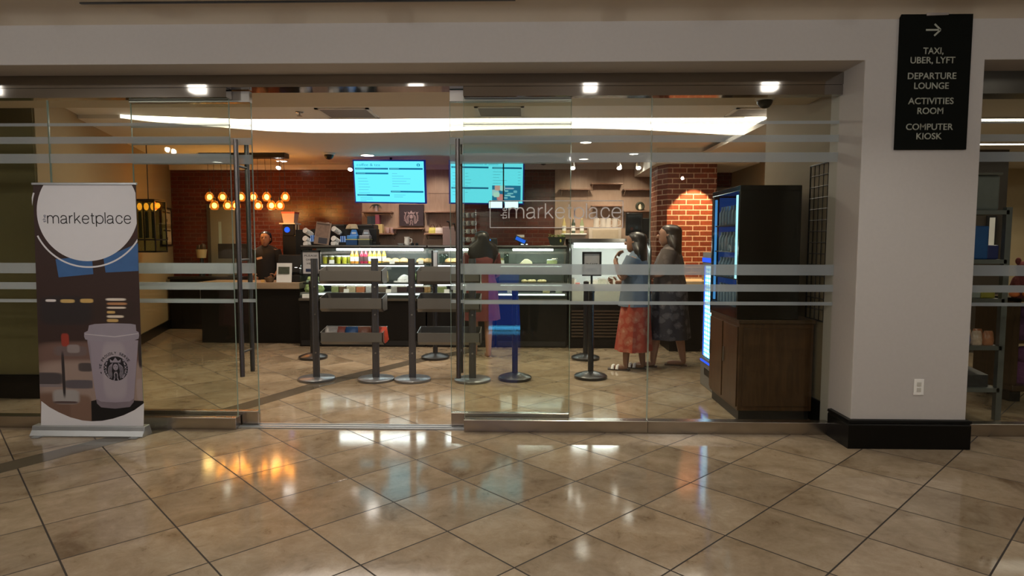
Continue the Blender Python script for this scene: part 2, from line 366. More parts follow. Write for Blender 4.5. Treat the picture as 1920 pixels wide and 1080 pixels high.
GLYPH = {   # light sans letters drawn as strokes, x-height 1
    'm': (1.48, [[(0, 0), (0, 1)], ('s', [(0, .55), (.06, .80), (.22, .95), (.40, .985), (.58, .93), (.70, .76), (.73, .55), (.73, 0)]), ('s', [(.73, .55), (.79, .80), (.95, .95), (1.12, .985), (1.30, .93), (1.42, .76), (1.45, .55), (1.45, 0)])]),
    'a': (.95, [('s', [(.07, .70), (.11, .84), (.24, .96), (.43, .995), (.62, .95), (.74, .83), (.77, .66), (.77, .22), (.79, .06), (.90, .02)]), ('s', [(.77, .60), (.66, .55), (.40, .52), (.18, .46), (.05, .34), (.05, .18), (.14, .05), (.32, 0.005), (.52, .05), (.69, .17), (.77, .34)])]),
    'r': (.46, [[(0, 0), (0, 1)], ('s', [(0, .50), (.04, .72), (.14, .88), (.28, .97), (.44, .98)])]),
    'k': (.76, [[(0, 0), (0, 1.40)], [(0, .33), (.68, .99)], [(.26, .58), (.75, 0)]]),
    'e': (.90, [[(.03, .53), (.86, .53)], ('s', [(.86, .53), (.83, .74), (.70, .92), (.46, 1), (.22, .92), (.06, .72), (.02, .50), (.06, .27), (.22, .07), (.46, 0), (.68, .07), (.82, .24)])]),
    't': (.48, [[(0, .97), (.46, .97)], ('s', [(.19, 1.30), (.19, .9), (.19, .5), (.19, .22), (.23, .06), (.34, .01), (.46, .02)])]),
    'p': (.95, [[(0, 1), (0, -.40)], ('s', [(0, .5), (.04, .73), (.20, .93), (.45, 1), (.70, .93), (.87, .73), (.91, .5), (.87, .27), (.70, .07), (.45, 0), (.20, .07), (.04, .27), (0, .5)])]),
    'l': (.0, [[(0, 0), (0, 1.40)]]),
    'c': (.84, [('s', [(.82, .68), (.76, .84), (.64, .95), (.46, 1), (.22, .93), (.06, .73), (.02, .50), (.06, .27), (.22, .07), (.46, 0), (.64, .05), (.77, .17), (.83, .34)])]),
}
def smooth(pts, n=4):
    out = []
    for i in range(len(pts)-1):
        p0, p1, p2, p3 = [Vector(pts[max(0, min(len(pts)-1, i+d))]) for d in (-1, 0, 1, 2)]
        for k in range(n):
            t = k/n; out.append(0.5*((2*p1)+(p2-p0)*t+(2*p0-5*p1+4*p2-p3)*t*t+(3*p1-p0-3*p2+p3)*t**3))
    out.append(Vector(pts[-1])); return out
def stroke_word(name, word, mt, parent, x0, x1, zb, xh, y, weight=0.105, depth=0.001, gap=0.23):
    tot = sum(GLYPH[c][0] for c in word)+gap*(len(word)-1); kx = (x1-x0)/tot; pen = 0.0; b = MB()
    for c in word:
        for st in GLYPH[c][1]:
            pts = smooth(st[1]) if st[0] == 's' else [Vector(p) for p in st]
            P = [Vector((x0+(pen+p.x)*kx, zb+p.y*xh)) for p in pts]; w = weight*xh/2; vs = []
            for i, p in enumerate(P):
                d = (P[min(i+1, len(P)-1)]-P[max(i-1, 0)]).normalized(); nn = Vector((-d.y, d.x))*w
                vs += [(p.x+nn.x, y, p.y+nn.y), (p.x-nn.x, y, p.y-nn.y), (p.x+nn.x, y+depth, p.y+nn.y), (p.x-nn.x, y+depth, p.y-nn.y)]
            fs = []
            for i in range(len(P)-1):
                a = 4*i; e = a+4; fs += [(a, a+1, e+1, e), (a+2, e+2, e+3, a+3), (a, e, e+2, a+2), (a+1, a+3, e+3, e+1)]
            b.add(vs, fs)
        pen += GLYPH[c][0]+gap
    return b.build(name, mt, parent)
def lettering(name, s, mt, parent, x0, x1, zb, y, cap=None, w=True, thin=0.0, depth=0.0008, rot90=False, height=None):
    """flat raised lettering facing -Y: spans x0..x1 (or turned upright when rot90), baseline zb"""
    cu = bpy.data.curves.new('t', 'FONT'); cu.body = s; cu.size = 1.0; cu.extrude = 0.0; cu.offset = thin; cu.resolution_u = 4
    ob = bpy.data.objects.new('t', cu); COL.objects.link(ob)
    dg = bpy.context.evaluated_depsgraph_get(); dg.update()
    me = bpy.data.meshes.new_from_object(ob.evaluated_get(dg))
    bpy.data.objects.remove(ob); bpy.data.curves.remove(cu)
    xs = [v.co.x for v in me.vertices]; ys = [v.co.y for v in me.vertices]
    off = Vector((0, 0, 0))
    if w:
        p = parent
        while p is not None: off += p.location; p = p.parent
    sx = (x1-x0)/(max(xs)-min(xs)) if not rot90 else None
    for v in me.vertices:
        if rot90:   # reads bottom to top, x0..x1 across the letters, height along z
            k = height/(max(xs)-min(xs)); kx = (x1-x0)/(max(ys)-min(ys))
            v.co = Vector((x1-(v.co.y-min(ys))*kx, y, zb+(v.co.x-min(xs))*k)) - off
        else:
            k = sx if cap is None else cap/0.73
            v.co = Vector((x0+(v.co.x-min(xs))*sx, y, zb+v.co.y*k)) - off
    me.name = name; me.materials.clear(); me.materials.append(mt); me.update()
    bm = bmesh.new(); bm.from_mesh(me)
    r = bmesh.ops.extrude_face_region(bm, geom=bm.faces[:])
    bmesh.ops.translate(bm, vec=(0, depth, 0), verts=[e for e in r['geom'] if isinstance(e, bmesh.types.BMVert)])
    bmesh.ops.recalc_face_normals(bm, faces=bm.faces); bm.to_mesh(me); bm.free()
    o = bpy.data.objects.new(name, me); COL.objects.link(o); o.parent = parent
    return o

# ================================================================== the setting
struct(MB().box(-9.5, -5, -0.1, 9.5, 12.2, 0).build('floor', M_FLOOR))
# curved grey stone strip laid into the tiles
mid = [(-4.55, 2.1), (-3.95, 3.2), (-3.50, 4.03), (-3.18, 4.60), (-2.90, 5.05), (-2.59, 5.66), (-2.20, 6.58), (-1.86, 7.16), (-1.42, 7.90), (-1.0, 8.45), (-0.7, 8.8)]
lo, hi = [], []
for i, p in enumerate(mid):
    a = Vector(mid[max(i-1, 0)]); b = Vector(mid[min(i+1, len(mid)-1)]); t = (b-a).normalized(); n = Vector((-t.y, t.x))*0.105
    hi.append(tuple(Vector(p)+n)); lo.append(tuple(Vector(p)-n))
struct(MB().slab(lo + hi[::-1], 0.0, 0.0012).build('trim_1', M_STRIP))
# the wall that carries the shop fronts: beam over the openings and the white pillar
struct(MB().prism([(-9.5, 2.785), (2.369, 2.785), (2.369, 0), (3.197, 0), (3.197, 2.785), (9.5, 2.785), (9.5, 3.35), (-9.5, 3.35)], 4.63, 5.12).build('wall_front', M_WHITE, bev=0.005))
bs = [(0, 0), (0.026, 0), (0.026, 0.175), (0.020, 0.185), (0.030, 0.195), (0.026, 0.212), (0, 0.216)]
b = MB(); x0, x1, y0, y1 = 2.369, 3.197, 4.63, 4.93
rg = []
for d, z in bs: rg.append([(x0-d, y1, z), (x0-d, y0-d, z), (x1+d, y0-d, z), (x1+d, y1, z)])
n = len(rg); vs = [p for r in rg for p in r]; fs = []
for i in range(n-1):
    for j in range(3): fs.append((i*4+j, i*4+j+1, (i+1)*4+j+1, (i+1)*4+j))
b.add(vs, fs); struct(b.build('baseboard_front', M_BASE))
# corridor ceiling, with the cove bend that meets the beam, and its side and rear walls
struct(MB().prof_x([(-5, 3.13), (4.45, 3.13), (4.53, 3.125), (4.59, 3.108), (4.63, 3.065), (4.63, 3.3), (-5, 3.3)], -9.5, 9.5).build('ceiling', M_CEILC, smooth=True))
struct(MB().box(-3.06, 4.372, 3.121, -0.09, 4.392, 3.1285).build('trim_2', M_BLACK))
struct(MB().box(-9.6, -5, 0, -9.5, 5, 3.2).build('wall_left', M_CORR))
struct(MB().box(9.5, -5, 0, 9.6, 5, 3.2).build('wall_right', M_CORR))
struct(MB().box(-9.5, -5.1, 0, 9.5, -5, 3.2).build('wall_back', M_CORR))
kp = thing('blue_glow_stand_in', 'added low blue glow panel on the corridor floor, stand-in source for the blue reflection in the right glass door', 'lit panel', (-0.40, -0.75, 0))  # added glow source out of view, makes the blue reflection in the door glass
MB().box(-0.70, -0.80, 0.0, -0.10, -0.755, 1.00).build('panel_housing', M_BLACKP, kp, bev=0.004)
MB().box(-0.67, -0.755, 0.075, -0.13, -0.750, 0.97).build('panel_face', emis('blue_panel_glow', (0.015, 0.12, 0.95), 1.5), kp)
MB().box(-0.67, -0.755, 0.01, -0.13, -0.748, 0.07).build('panel_strip', emis('cyan_strip_glow', (0.08, 0.50, 1.0), 9.0), kp)

# ---- the shop interior shell
front = [(x, y*1.1205 if y > 5.7 else y) for x, y in [(-7.6, 5.69), (2.42, 5.69), (2.42, 6.52), (0.5, 6.50), (-0.7, 6.50), (-2.1, 6.53), (-3.3, 6.50), (-4.35, 6.30), (-4.5, 6.25), (-7.6, 6.25)]]
curve = [(x, y*1.088 if y > 6.3 else y*1.1205) for x, y in [(-7.6, 6.25), (-4.5, 6.25), (-4.3, 6.62), (-3.7, 6.95), (-3.2, 7.20), (-2.7, 7.32), (-2.0, 7.34), (-1.3, 7.28), (-0.6, 7.17), (0.1, 7.09), (0.7, 7.09), (1.3, 7.18), (1.9, 7.35), (2.42, 7.50), (3.3, 7.6)]]
struct(MB().slab(front, 2.90, 2.95).build('ceiling_shop', M_CEIL)); struct(MB().slab(curve + [(3.3, 11.4), (-7.6, 11.4)], 2.86, 2.95).build('ceiling_cloud', M_CEIL))
struct(MB().box(-7.6, 5.12, 2.70, 2.42, 5.69, 2.95).build('ceiling_soffit', mat('soffit_paint', (0.62, 0.53, 0.40), 0.8, var=0.03)))
# lit recess between the two ceiling panels: glowing back edge and top
cv = MB(); vs = [(x, y-0.003, 2.866) for x, y in curve[1:]] + [(x, y-0.003, 3.10) for x, y in curve[1:]]; k = len(curve)-1
cv.add(vs, [(i, i+1, k+i+1, k+i) for i in range(k-1)])
cv.add([(-4.6, 6.95, 3.102), (3.3, 6.95, 3.102), (3.3, 8.4, 3.102), (-4.6, 8.4, 3.102)], [(3, 2, 1, 0)])
tag(cv.build('cove_light', M_COVE), 'long wavy band of white light recessed in the shop ceiling', 'cove light')
struct(MB().box(-7.6, 6.90, 2.95, 3.3, 6.95, 3.15).box(-7.6, 8.4, 2.95, 3.3, 8.45, 3.15).box(-7.6, 6.9, 3.104, 3.3, 8.45, 3.15).build('trim_3', M_CEIL))
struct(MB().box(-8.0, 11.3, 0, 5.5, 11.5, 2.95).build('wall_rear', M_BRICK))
struct(MB().box(-8.0, 11.22, 2.775, 3.3, 11.3, 2.86).build('trim_4', M_CEIL))
# pale wood cladding behind the shelves, boards set at slightly different depths
pl = MB(); R = random.Random(3)
for xa, xb in ((-2.95, -1.14), (0.47, 2.30)):
    cols = [xa, xa+0.58, xa+1.20, xb]
    for i in range(3):
        zs = [0.9, 1.36+0.1*i, 1.75-0.06*i, 2.04+0.05*(i % 2), 2.36, 2.775]
        for z0, z1 in zip(zs, zs[1:]): pl.box(cols[i], 11.30-R.choice((0.03, 0.045, 0.06)), z0, cols[i+1], 11.30, z1)
struct(pl.build('trim_5', M_PANEL))
# angled side wall on the left and the dark wall end beside it
wl = MB().slab([(-4.62, 5.92), (-6.40, 11.3), (-8.0, 11.3), (-8.0, 5.92)], 0, 2.90); struct(wl.build('wall_shop_left', M_BEIGE))
struct(MB().box(-8.0, 5.90, 0, -4.63, 5.92, 2.90).build('wall_end', M_OLIVE))
struct(MB().box(-8.0, 5.88, 0, -4.61, 5.90, 0.23).slab([(-4.60, 5.90), (-6.38, 11.3), (-6.40, 11.3), (-4.62, 5.90)], 0, 0.15).build('baseboard_left', M_BASE))
struct(MB().box(2.42, 5.10, 0, 2.50, 6.62, 2.95).box(2.50, 6.54, 0, 3.4, 6.62, 2.95).box(3.32, 6.62, 0, 3.40, 11.3, 2.95).build('wall_shop_right', mat('warm_wall_paint', (0.26, 0.20, 0.125), 0.65, var=0.05)))
struct(MB().box(2.405, 5.12, 0, 2.42, 6.62, 0.2).build('baseboard_right', M_BASE))
# brick column with its cut corner
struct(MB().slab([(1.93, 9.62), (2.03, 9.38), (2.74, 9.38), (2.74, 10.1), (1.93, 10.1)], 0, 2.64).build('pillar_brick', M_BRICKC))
struct(MB().box(1.85, 9.30, 2.64, 3.32, 11.22, 2.86).build('beam_brick_pillar', M_CEIL))
# passage behind the column: grey wall, brick band
struct(MB().box(2.74, 10.6, 0, 3.32, 10.7, 2.40).build('wall_passage', mat('grey_wall_paint', (0.30, 0.29, 0.28), 0.7, var=0.05)))
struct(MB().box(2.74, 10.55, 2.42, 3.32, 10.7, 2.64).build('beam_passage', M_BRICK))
# the neighbouring shop on the right
struct(MB().box(2.50, 5.12, 2.75, 9.5, 12, 2.80).build('ceiling_store', M_CEIL))
struct(MB().box(3.40, 11.0, 0, 9.5, 11.1, 2.75).box(3.40, 8.9, 0, 6.44, 9.0, 2.75).build('wall_store', mat('cream_wall_paint', (0.52, 0.42, 0.27), 0.65, var=0.05)))
struct(MB().box(5.55, 8.78, 0, 6.45, 8.9, 2.75).build('pillar_store', mat('dark_brown_paint', (0.03, 0.022, 0.015), 0.6)))
struct(MB().box(9.4, 5.1, 0, 9.5, 12, 2.75).build('wall_store_side', M_BEIGE))
struct(MB().box(-7.65, 5.1, 0, -7.6, 6.0, 2.8).build('wall_shop_far', M_OLIVE))

# ================================================================== shop front: rails, panes, doors
hd = MB().box(-9.5, 4.93, 2.692, 2.40, 5.12, 2.785); struct(hd.build('trim_6', M_STEEL))          # sliding-gear header
struct(MB().box(-9.5, 4.935, 2.618, -2.335, 5.03, 2.690).box(-0.50, 4.935, 2.618, 2.40, 5.03, 2.690).build('trim_7', M_STEEL))
struct(MB().box(3.197, 4.93, 2.62, 9.5, 5.12, 2.785).build('trim_8', mat('dark_bronze_metal', (0.05, 0.045, 0.035), 0.3, 0.7)))
def pane(name, x0, x1, y=4.976, z0=0.10, z1=2.64, th=0.012, rail=True, ry=(4.93, 5.02), stripes=True, bands=None):
    g = struct(MB().box(x0, y, z0-0.02, x1, y+th, z1).build(name, M_GLASS))
    if rail: MB().box(x0-0.003, ry[0], 0.0, x1+0.003, ry[1], 0.098).build('bottom_rail', M_RAIL, g, bev=0.004)
    if stripes:
        for za, zb in ((2.408, 2.432), (2.272, 2.326), (2.120, 2.194), (1.250, 1.333), (1.122, 1.178), (1.016, 1.043)):
            MB().box(x0+0.002, y-0.0016, za, x1-0.002, y-0.0004, zb).build('frosted_band', M_FROST, g)
    for xe in (x0, x1): MB().box(xe-0.0015, y-0.0002, z0, xe+0.0015, y+th+0.0002, z1-0.03).build('pane_edge', M_EDGE, g)
    return g
pane('window_1', -9.4, -3.782)
pane('window_2', -3.776, -2.338)
wr = pane('window_3', -0.502, 0.944)
pane('window_4', 0.951, 2.398)
pane('window_5', 3.20, 9.4)
# etched sign on the pane to the right of the doors
et = MB(); xa, xb, za, zb, yy, t = -0.300, 0.738, 1.615, 1.828, 4.974, 0.006
for q in ((xa, za, xb, za+t), (xa, zb-t, xb, zb), (xa, za, xa+t, zb), (xb-t, za, xb, zb)): et.box(q[0], yy, q[1], q[2], yy+0.001, q[3])
et.build('etched_border', M_ETCH, wr)
stroke_word('etched_lettering', 'marketplace', M_ETCH, wr, -0.150, 0.722, 1.690, 0.083, yy, 0.115)
lettering('etched_lettering', 'the', M_ETCH, wr, -0.215, -0.165, 1.684, yy, rot90=True, height=0.088, depth=0.001)
def door(name, x0, x1, xl, xh, labelside):
    d = bpy.data.objects.new(name, None); COL.objects.link(d); d.location = ((x0+x1)/2, 5.06, 0); d['kind'] = 'structure'
    MB().box(x0, 5.055, 0.04, x1, 5.067, 2.66).build('glass_leaf', M_GLASS, d)
    for za, zb in ((2.408, 2.432), (2.272, 2.326), (2.120, 2.194), (1.250, 1.333), (1.122, 1.178), (1.016, 1.043)):
        MB().box(x0+0.002, 5.0532, za, x1-0.002, 5.0546, zb).build('frosted_band', M_FROST, d)
    for xe in (x0, x1): MB().box(xe-0.002, 5.0548, 0.1, xe+0.002, 5.0672, 2.6).build('leaf_edge', M_EDGE, d)
    MB().box(x0, 5.035, 0.012, x1, 5.087, 0.125).build('bottom_rail', M_RAIL, d, bev=0.003)
    MB().box(x0, 5.035, 2.60, x1, 5.087, 2.688).build('top_rail', M_SATIN, d, bev=0.003)
    for yy, zt, zb_ in ((4.965, 2.300, 0.425), (5.155, 2.290, 0.430)):
        h = MB().cyl((xh, yy, zb_), (xh, yy, zt), 0.0185, n=18).build('pull_bar', M_GUN, d, smooth=True)
        for z in (0.62, 1.36, 2.10): MB().cyl((xh, min(yy, 5.06), z), (xh, max(yy, 5.06), z), 0.010, n=10).build('bar_mount', M_GUN, h, smooth=True)
    return d
door('door_1', -3.165, -2.198, -2.2, -2.285, 'left')
door('door_2', -0.618, 0.335, -0.6, -0.548, 'right')
struct(MB().box(-2.335, 4.97, 0.0, -0.502, 5.10, 0.010).box(-2.335, 5.0, 0.010, -0.502, 5.012, 0.016).box(-2.335, 5.06, 0.010, -0.502, 5.072, 0.016).build('trim_10', M_ALU))

# ================================================================== pillar sign and outlet
sg = thing('wayfinding_sign', 'tall black direction sign on the white pillar listing TAXI, DEPARTURE LOUNGE, ACTIVITIES ROOM and COMPUTER KIOSK', 'sign', (2.838, 4.63, 2.16))
sg['label'] = 'tall black direction sign with white lettering and arrow on the white pillar'
MB().box(2.591, 4.607, 2.161, 3.086, 4.629, 3.093).build('sign_board', mat('black_sign_board', (0.004, 0.005, 0.004), 0.8, var=0.1, spec=0.1), sg, bev=0.003)
M_SIGNW = mat('grey_white_lettering', (0.36, 0.38, 0.33), 0.6, var=0.05)
def sx(u): return at(u, 150, 4.606).x
for s, u0, u1, v in (('TAXI,', 1731, 1769, 101), ('UBER, LYFT', 1707, 1791, 118.5), ('DEPARTURE', 1702, 1793, 148), ('LOUNGE', 1714, 1779, 166.5), ('ACTIVITIES', 1702.5, 1788, 195), ('ROOM', 1720, 1768.5, 213.5), ('COMPUTER', 1698.5, 1787, 243.5), ('KIOSK', 1718, 1766, 261)):
    p0, p1 = at(u0, v, 4.606), at(u1, v, 4.606)
    lettering('sign_lettering', s, M_SIGNW, sg, p0.x, p1.x, (p0.z+p1.z)/2, 4.606, thin=0.016, cap=0.0455)
p = at(1750, 56, 4.606); ar = MB()
def bar(b, x0, z0, x1, z1, t, y0, y1):
    d = Vector((x1-x0, z1-z0)).normalized(); n = Vector((-d.y, d.x))*t/2
    b.prism([(x0-n.x, z0-n.y), (x1-n.x, z1-n.y), (x1+n.x, z1+n.y), (x0+n.x, z0+n.y)], y0, y1)
bar(ar, p.x-0.050, p.z, p.x+0.046, p.z, 0.012, 4.606, 4.6075); bar(ar, p.x+0.008, p.z+0.040, p.x+0.050, p.z, 0.012, 4.606, 4.6075); bar(ar, p.x+0.008, p.z-0.040, p.x+0.050, p.z, 0.012, 4.606, 4.6075)
ar.build('arrow', M_SIGNW, sg)
cl = MB(); cl.prism([(2.765, 3.078), (2.912, 3.082), (2.922, 3.110), (2.90, 3.122), (2.80, 3.120), (2.762, 3.104)], 4.600, 4.6065); cl.build('top_clip', mat('grey_clip', (0.32, 0.29, 0.28), 0.4), sg)
ol = thing('wall_outlet', 'white double wall outlet low on the white pillar', 'outlet', (2.848, 4.63, 0.40))
MB().box(2.811, 4.624, 0.397, 2.884, 4.629, 0.515).build('cover_plate', M_CUPW, ol, bev=0.003)
for z in (0.422, 0.463): MB().box(2.832, 4.621, z, 2.863, 4.6245, z+0.030).build('socket', mat('ivory_socket', (0.55, 0.54, 0.50), 0.5), ol, bev=0.002)

# ================================================================== roll-up banner
BY = 4.742
bn = thing('rollup_banner', 'roll-up banner with white circle and marketplace lettering above a paper coffee cup', 'banner', (-3.37, 4.75, 0))
def bp(u, v): q = at(u, v, BY); return (q.x, q.z)
M_PRW = mat('banner_white_print', (0.70, 0.70, 0.75), 0.5, var=0.02)
base = MB().prof_x([(4.70, 0.0), (4.70, 0.010), (4.725, 0.045), (4.735, 0.078), (4.80, 0.080), (4.83, 0.0)], -3.842, -2.955)
base.build('base_cassette', M_ALU, bn, bev=0.003)
[MB().box(x, 4.66, 0.0, x+0.06, 4.86, 0.008).build('base_foot', M_ALU, bn) for x in (-3.80, -3.04)]
TL, TR, BR_, BL = bp(64, 346), bp(257, 344), bp(270.5, 798), bp(79, 801)
x0b, x1b, zb0, zt0 = BL[0], BR_[0], 0.079, TL[1]
pts = [(-3.778, zb0), (-2.968, zb0), (-2.952, zt0), (-3.742, zt0)]
rel = lambda u, v: (at(u, v, BY).x+3.37, at(u, v, BY).z)
def rb(u0, v0, u1, v1, c):   # picture patch from pixel box
    a, b = rel((u0+u1)/2, (v0+v1)/2); w0, w1 = rel(u0, v0), rel(u1, v1); return (a, b, abs(w1[0]-w0[0])/2, abs(w0[1]-w1[1])/2, c)
PH = blob_mat('banner_photo_print', (0.035, 0.016, 0.014), [
    rb(60, 640, 300, 700, (0.15, 0.085, 0.07)), rb(60, 675, 300, 760, (0.30, 0.22, 0.19)), rb(60, 735, 160, 800, (0.16, 0.09, 0.065)), rb(130, 740, 175, 800, (0.19, 0.11, 0.08)),
    rb(82, 430, 260, 450, (0.05, 0.012, 0.01)), rb(130, 560, 260, 600, (0.03, 0.015, 0.012)), rb(70, 555, 175, 610, (0.02, 0.014, 0.016)),
    rb(150, 560, 175, 568, (0.55, 0.36, 0.12)), rb(113, 561, 140, 568, (0.55, 0.38, 0.14)), rb(85, 561, 105, 566, (0.7, 0.66, 0.66)), rb(198, 559, 236, 564, (0.75, 0.68, 0.60)), rb(200, 567, 238, 572, (0.45, 0.22, 0.10)), rb(200, 575, 236, 579, (0.72, 0.62, 0.52)), rb(200, 583, 216, 588, (0.55, 0.36, 0.13)), rb(200, 591, 232, 596, (0.72, 0.62, 0.5)), rb(200, 598, 222, 604, (0.55, 0.36, 0.13)),
    rb(100, 648, 164, 668, (0.14, 0.10, 0.10)), rb(114, 625, 130, 650, (0.30, 0.035, 0.02)), rb(125, 646, 150, 662, (0.26, 0.22, 0.22)), rb(60, 698, 120, 722, (0.06, 0.05, 0.055)), rb(118, 712, 180, 729, (0.10, 0.085, 0.10)), rb(60, 720, 118, 726, (0.20, 0.17, 0.18)), rb(98, 730, 150, 758, (0.33, 0.31, 0.31)), rb(100, 752, 146, 757, (0.08, 0.05, 0.05)), rb(146, 680, 175, 697, (0.07, 0.055, 0.055)), rb(172, 690, 180, 735, (0.3, 0.22, 0.2)),
    rb(258, 640, 268, 690, (0.03, 0.02, 0.02)), rb(255, 710, 272, 752, (0.33, 0.26, 0.25)), rb(114, 660, 124, 745, (0.025, 0.018, 0.02))])
MB().prism(pts, BY+0.0006, BY+0.003).build('banner_sheet', PH, bn)
MB().box(-3.750, BY-0.008, zt0-0.004, -2.946, BY+0.012, zt0+0.014).build('top_rail', M_ALU, bn, bev=0.003)
MB().cyl((-3.37, 4.775, 0.05), (-3.355, 4.765, zt0), 0.010, n=10).build('support_pole', M_GUN, bn, smooth=True)
def clip_poly(poly, side, lim):   # keep x<=lim (side 1) or x>=lim (side -1), or z<=lim (side 2), z>=lim (-2)
    ax = 0 if abs(side) == 1 else 1; sg_ = 1 if side > 0 else -1; out = []
    for i in range(len(poly)):
        a, b = poly[i], poly[(i+1) % len(poly)]; ia, ib = sg_*(a[ax]-lim) <= 0, sg_*(b[ax]-lim) <= 0
        if ia: out.append(a)
        if ia != ib:
            t = (lim-a[ax])/(b[ax]-a[ax]); out.append((a[0]+(b[0]-a[0])*t, a[1]+(b[1]-a[1])*t))
    return out
circ = [bp(164.3+95.4*math.cos(t), 394.3-95.4*math.sin(t)) for t in [2*PI*i/72 for i in range(72)]]
circ = clip_poly(clip_poly(circ, 1, -2.957), 2, zt0-0.003)
MB().prism(circ, BY-0.0004, BY+0.0002).build('printed_circle', M_PRW, bn)
# blue screens in the printed photo and the thin white ring
M_PBL = mat('banner_blue_print', (0.045, 0.13, 0.33), 0.5, var=0.2, scale=9)
MB().prism([bp(104, 486), bp(110, 520), bp(175, 514), bp(172, 480)], BY+0.0001, BY+0.0006).build('printed_screen', M_PBL, bn)
MB().prism([bp(194, 484), bp(198, 511), bp(259.5, 508), bp(258.5, 456)], BY+0.0001, BY+0.0006).build('printed_screen', M_PBL, bn)
for a0, a1 in ((207, 333), (163, 176)):
    A = [math.radians(a0+(a1-a0)*i/40) for i in range(41)]
    ring = [bp(166.5+109.3*math.cos(t), 393-109.3*math.sin(t)) for t in A] + [bp(166.5+106.3*math.cos(t), 393-106.3*math.sin(t)) for t in A[::-1]]
    ring = clip_poly(clip_poly(ring, 1, -2.957), -1, -3.755)
    MB().prism(ring, BY-0.0006, BY).build('printed_ring', M_PRW, bn)
M_INK = mat('black_ink', (0.012, 0.011, 0.016), 0.5, var=0.1)
q0, q1 = at(88.5, 419, BY-0.001), at(246.5, 419, BY-0.001)
stroke_word('banner_lettering', 'marketplace', M_INK, bn, q0.x+.004, q1.x-.003, q0.z, 0.060, BY-0.001, 0.125, 0.0006)
q0, q1 = at(80, 417, BY-0.001), at(86.5, 417, BY-0.001)
lettering('banner_lettering', 'the', mat('navy_ink', (0.03, 0.04, 0.10), 0.5), bn, q0.x, q1.x, q0.z, BY-0.001, rot90=True, height=0.058, depth=0.0006)
# white foot of the print with its scooped edge
arc = [bp(u, v) for u, v in ((77.5, 752), (92, 763), (110, 773), (132, 782.5), (155, 788.5), (172, 790), (192, 789), (212, 785), (232, 778.5), (252, 769), (270, 756))]
low = [(-3.7775, zb0+0.001), (-2.9685, zb0+0.001)]
MB().prism(low + arc[::-1], BY-0.0002, BY+0.0004).build('printed_foot', M_PRW, bn)
blk = [bp(171, 752), bp(184, 749), bp(251, 751), bp(269, 752)] + [bp(u, v) for u, v in ((269.6, 755.5), (252, 768.5), (232, 778), (212, 784.5), (192, 788.5), (172, 789.5))]
MB().prism(blk[::-1], BY, BY+0.0005).build('printed_block', mat('banner_black_print', (0.006, 0.005, 0.006), 0.5), bn)
M_PCUP = blob_mat('banner_cup_print', (0.30, 0.26, 0.32), [rb(190, 640, 240, 750, (0.36, 0.32, 0.37)), rb(160, 640, 176, 760, (0.24, 0.21, 0.26))])
M_PLID = mat('banner_lid_print', (0.30, 0.27, 0.33), 0.5, var=0.05)
def cpt(x, y): return bp(60+x/4.0, 560+y/4.0)
MB().prism([cpt(x, y) for x, y in ((415, 312), (485, 770), (520, 812), (625, 823), (735, 810), (765, 765), (797, 312))], BY-0.0010, BY-0.0006).build('printed_cup', M_PCUP, bn)
MB().prism([cpt(x, y) for x, y in ((483, 752), (488, 785), (520, 815), (625, 825), (735, 812), (764, 775), (767, 747), (735, 770), (625, 778), (520, 772))], BY-0.0014, BY-0.0010).build('printed_cup_band', mat('banner_band_print', (0.20, 0.165, 0.20), 0.5), bn)
MB().prism([cpt(x, y) for x, y in ((428, 200), (420, 240), (392, 255), (392, 285), (400, 305), (440, 316), (620, 322), (770, 312), (800, 300), (805, 275), (800, 250), (783, 242), (778, 195), (740, 188), (600, 184), (470, 190))], BY-0.0014, BY-0.0010).build('printed_lid', M_PLID, bn)
MB().prism([cpt(x, y) for x, y in ((398, 262), (398, 268), (620, 290), (800, 264), (800, 258), (620, 282))], BY-0.0018, BY-0.0014).build('printed_lid_line', mat('banner_line_print', (0.50, 0.47, 0.52), 0.5), bn)
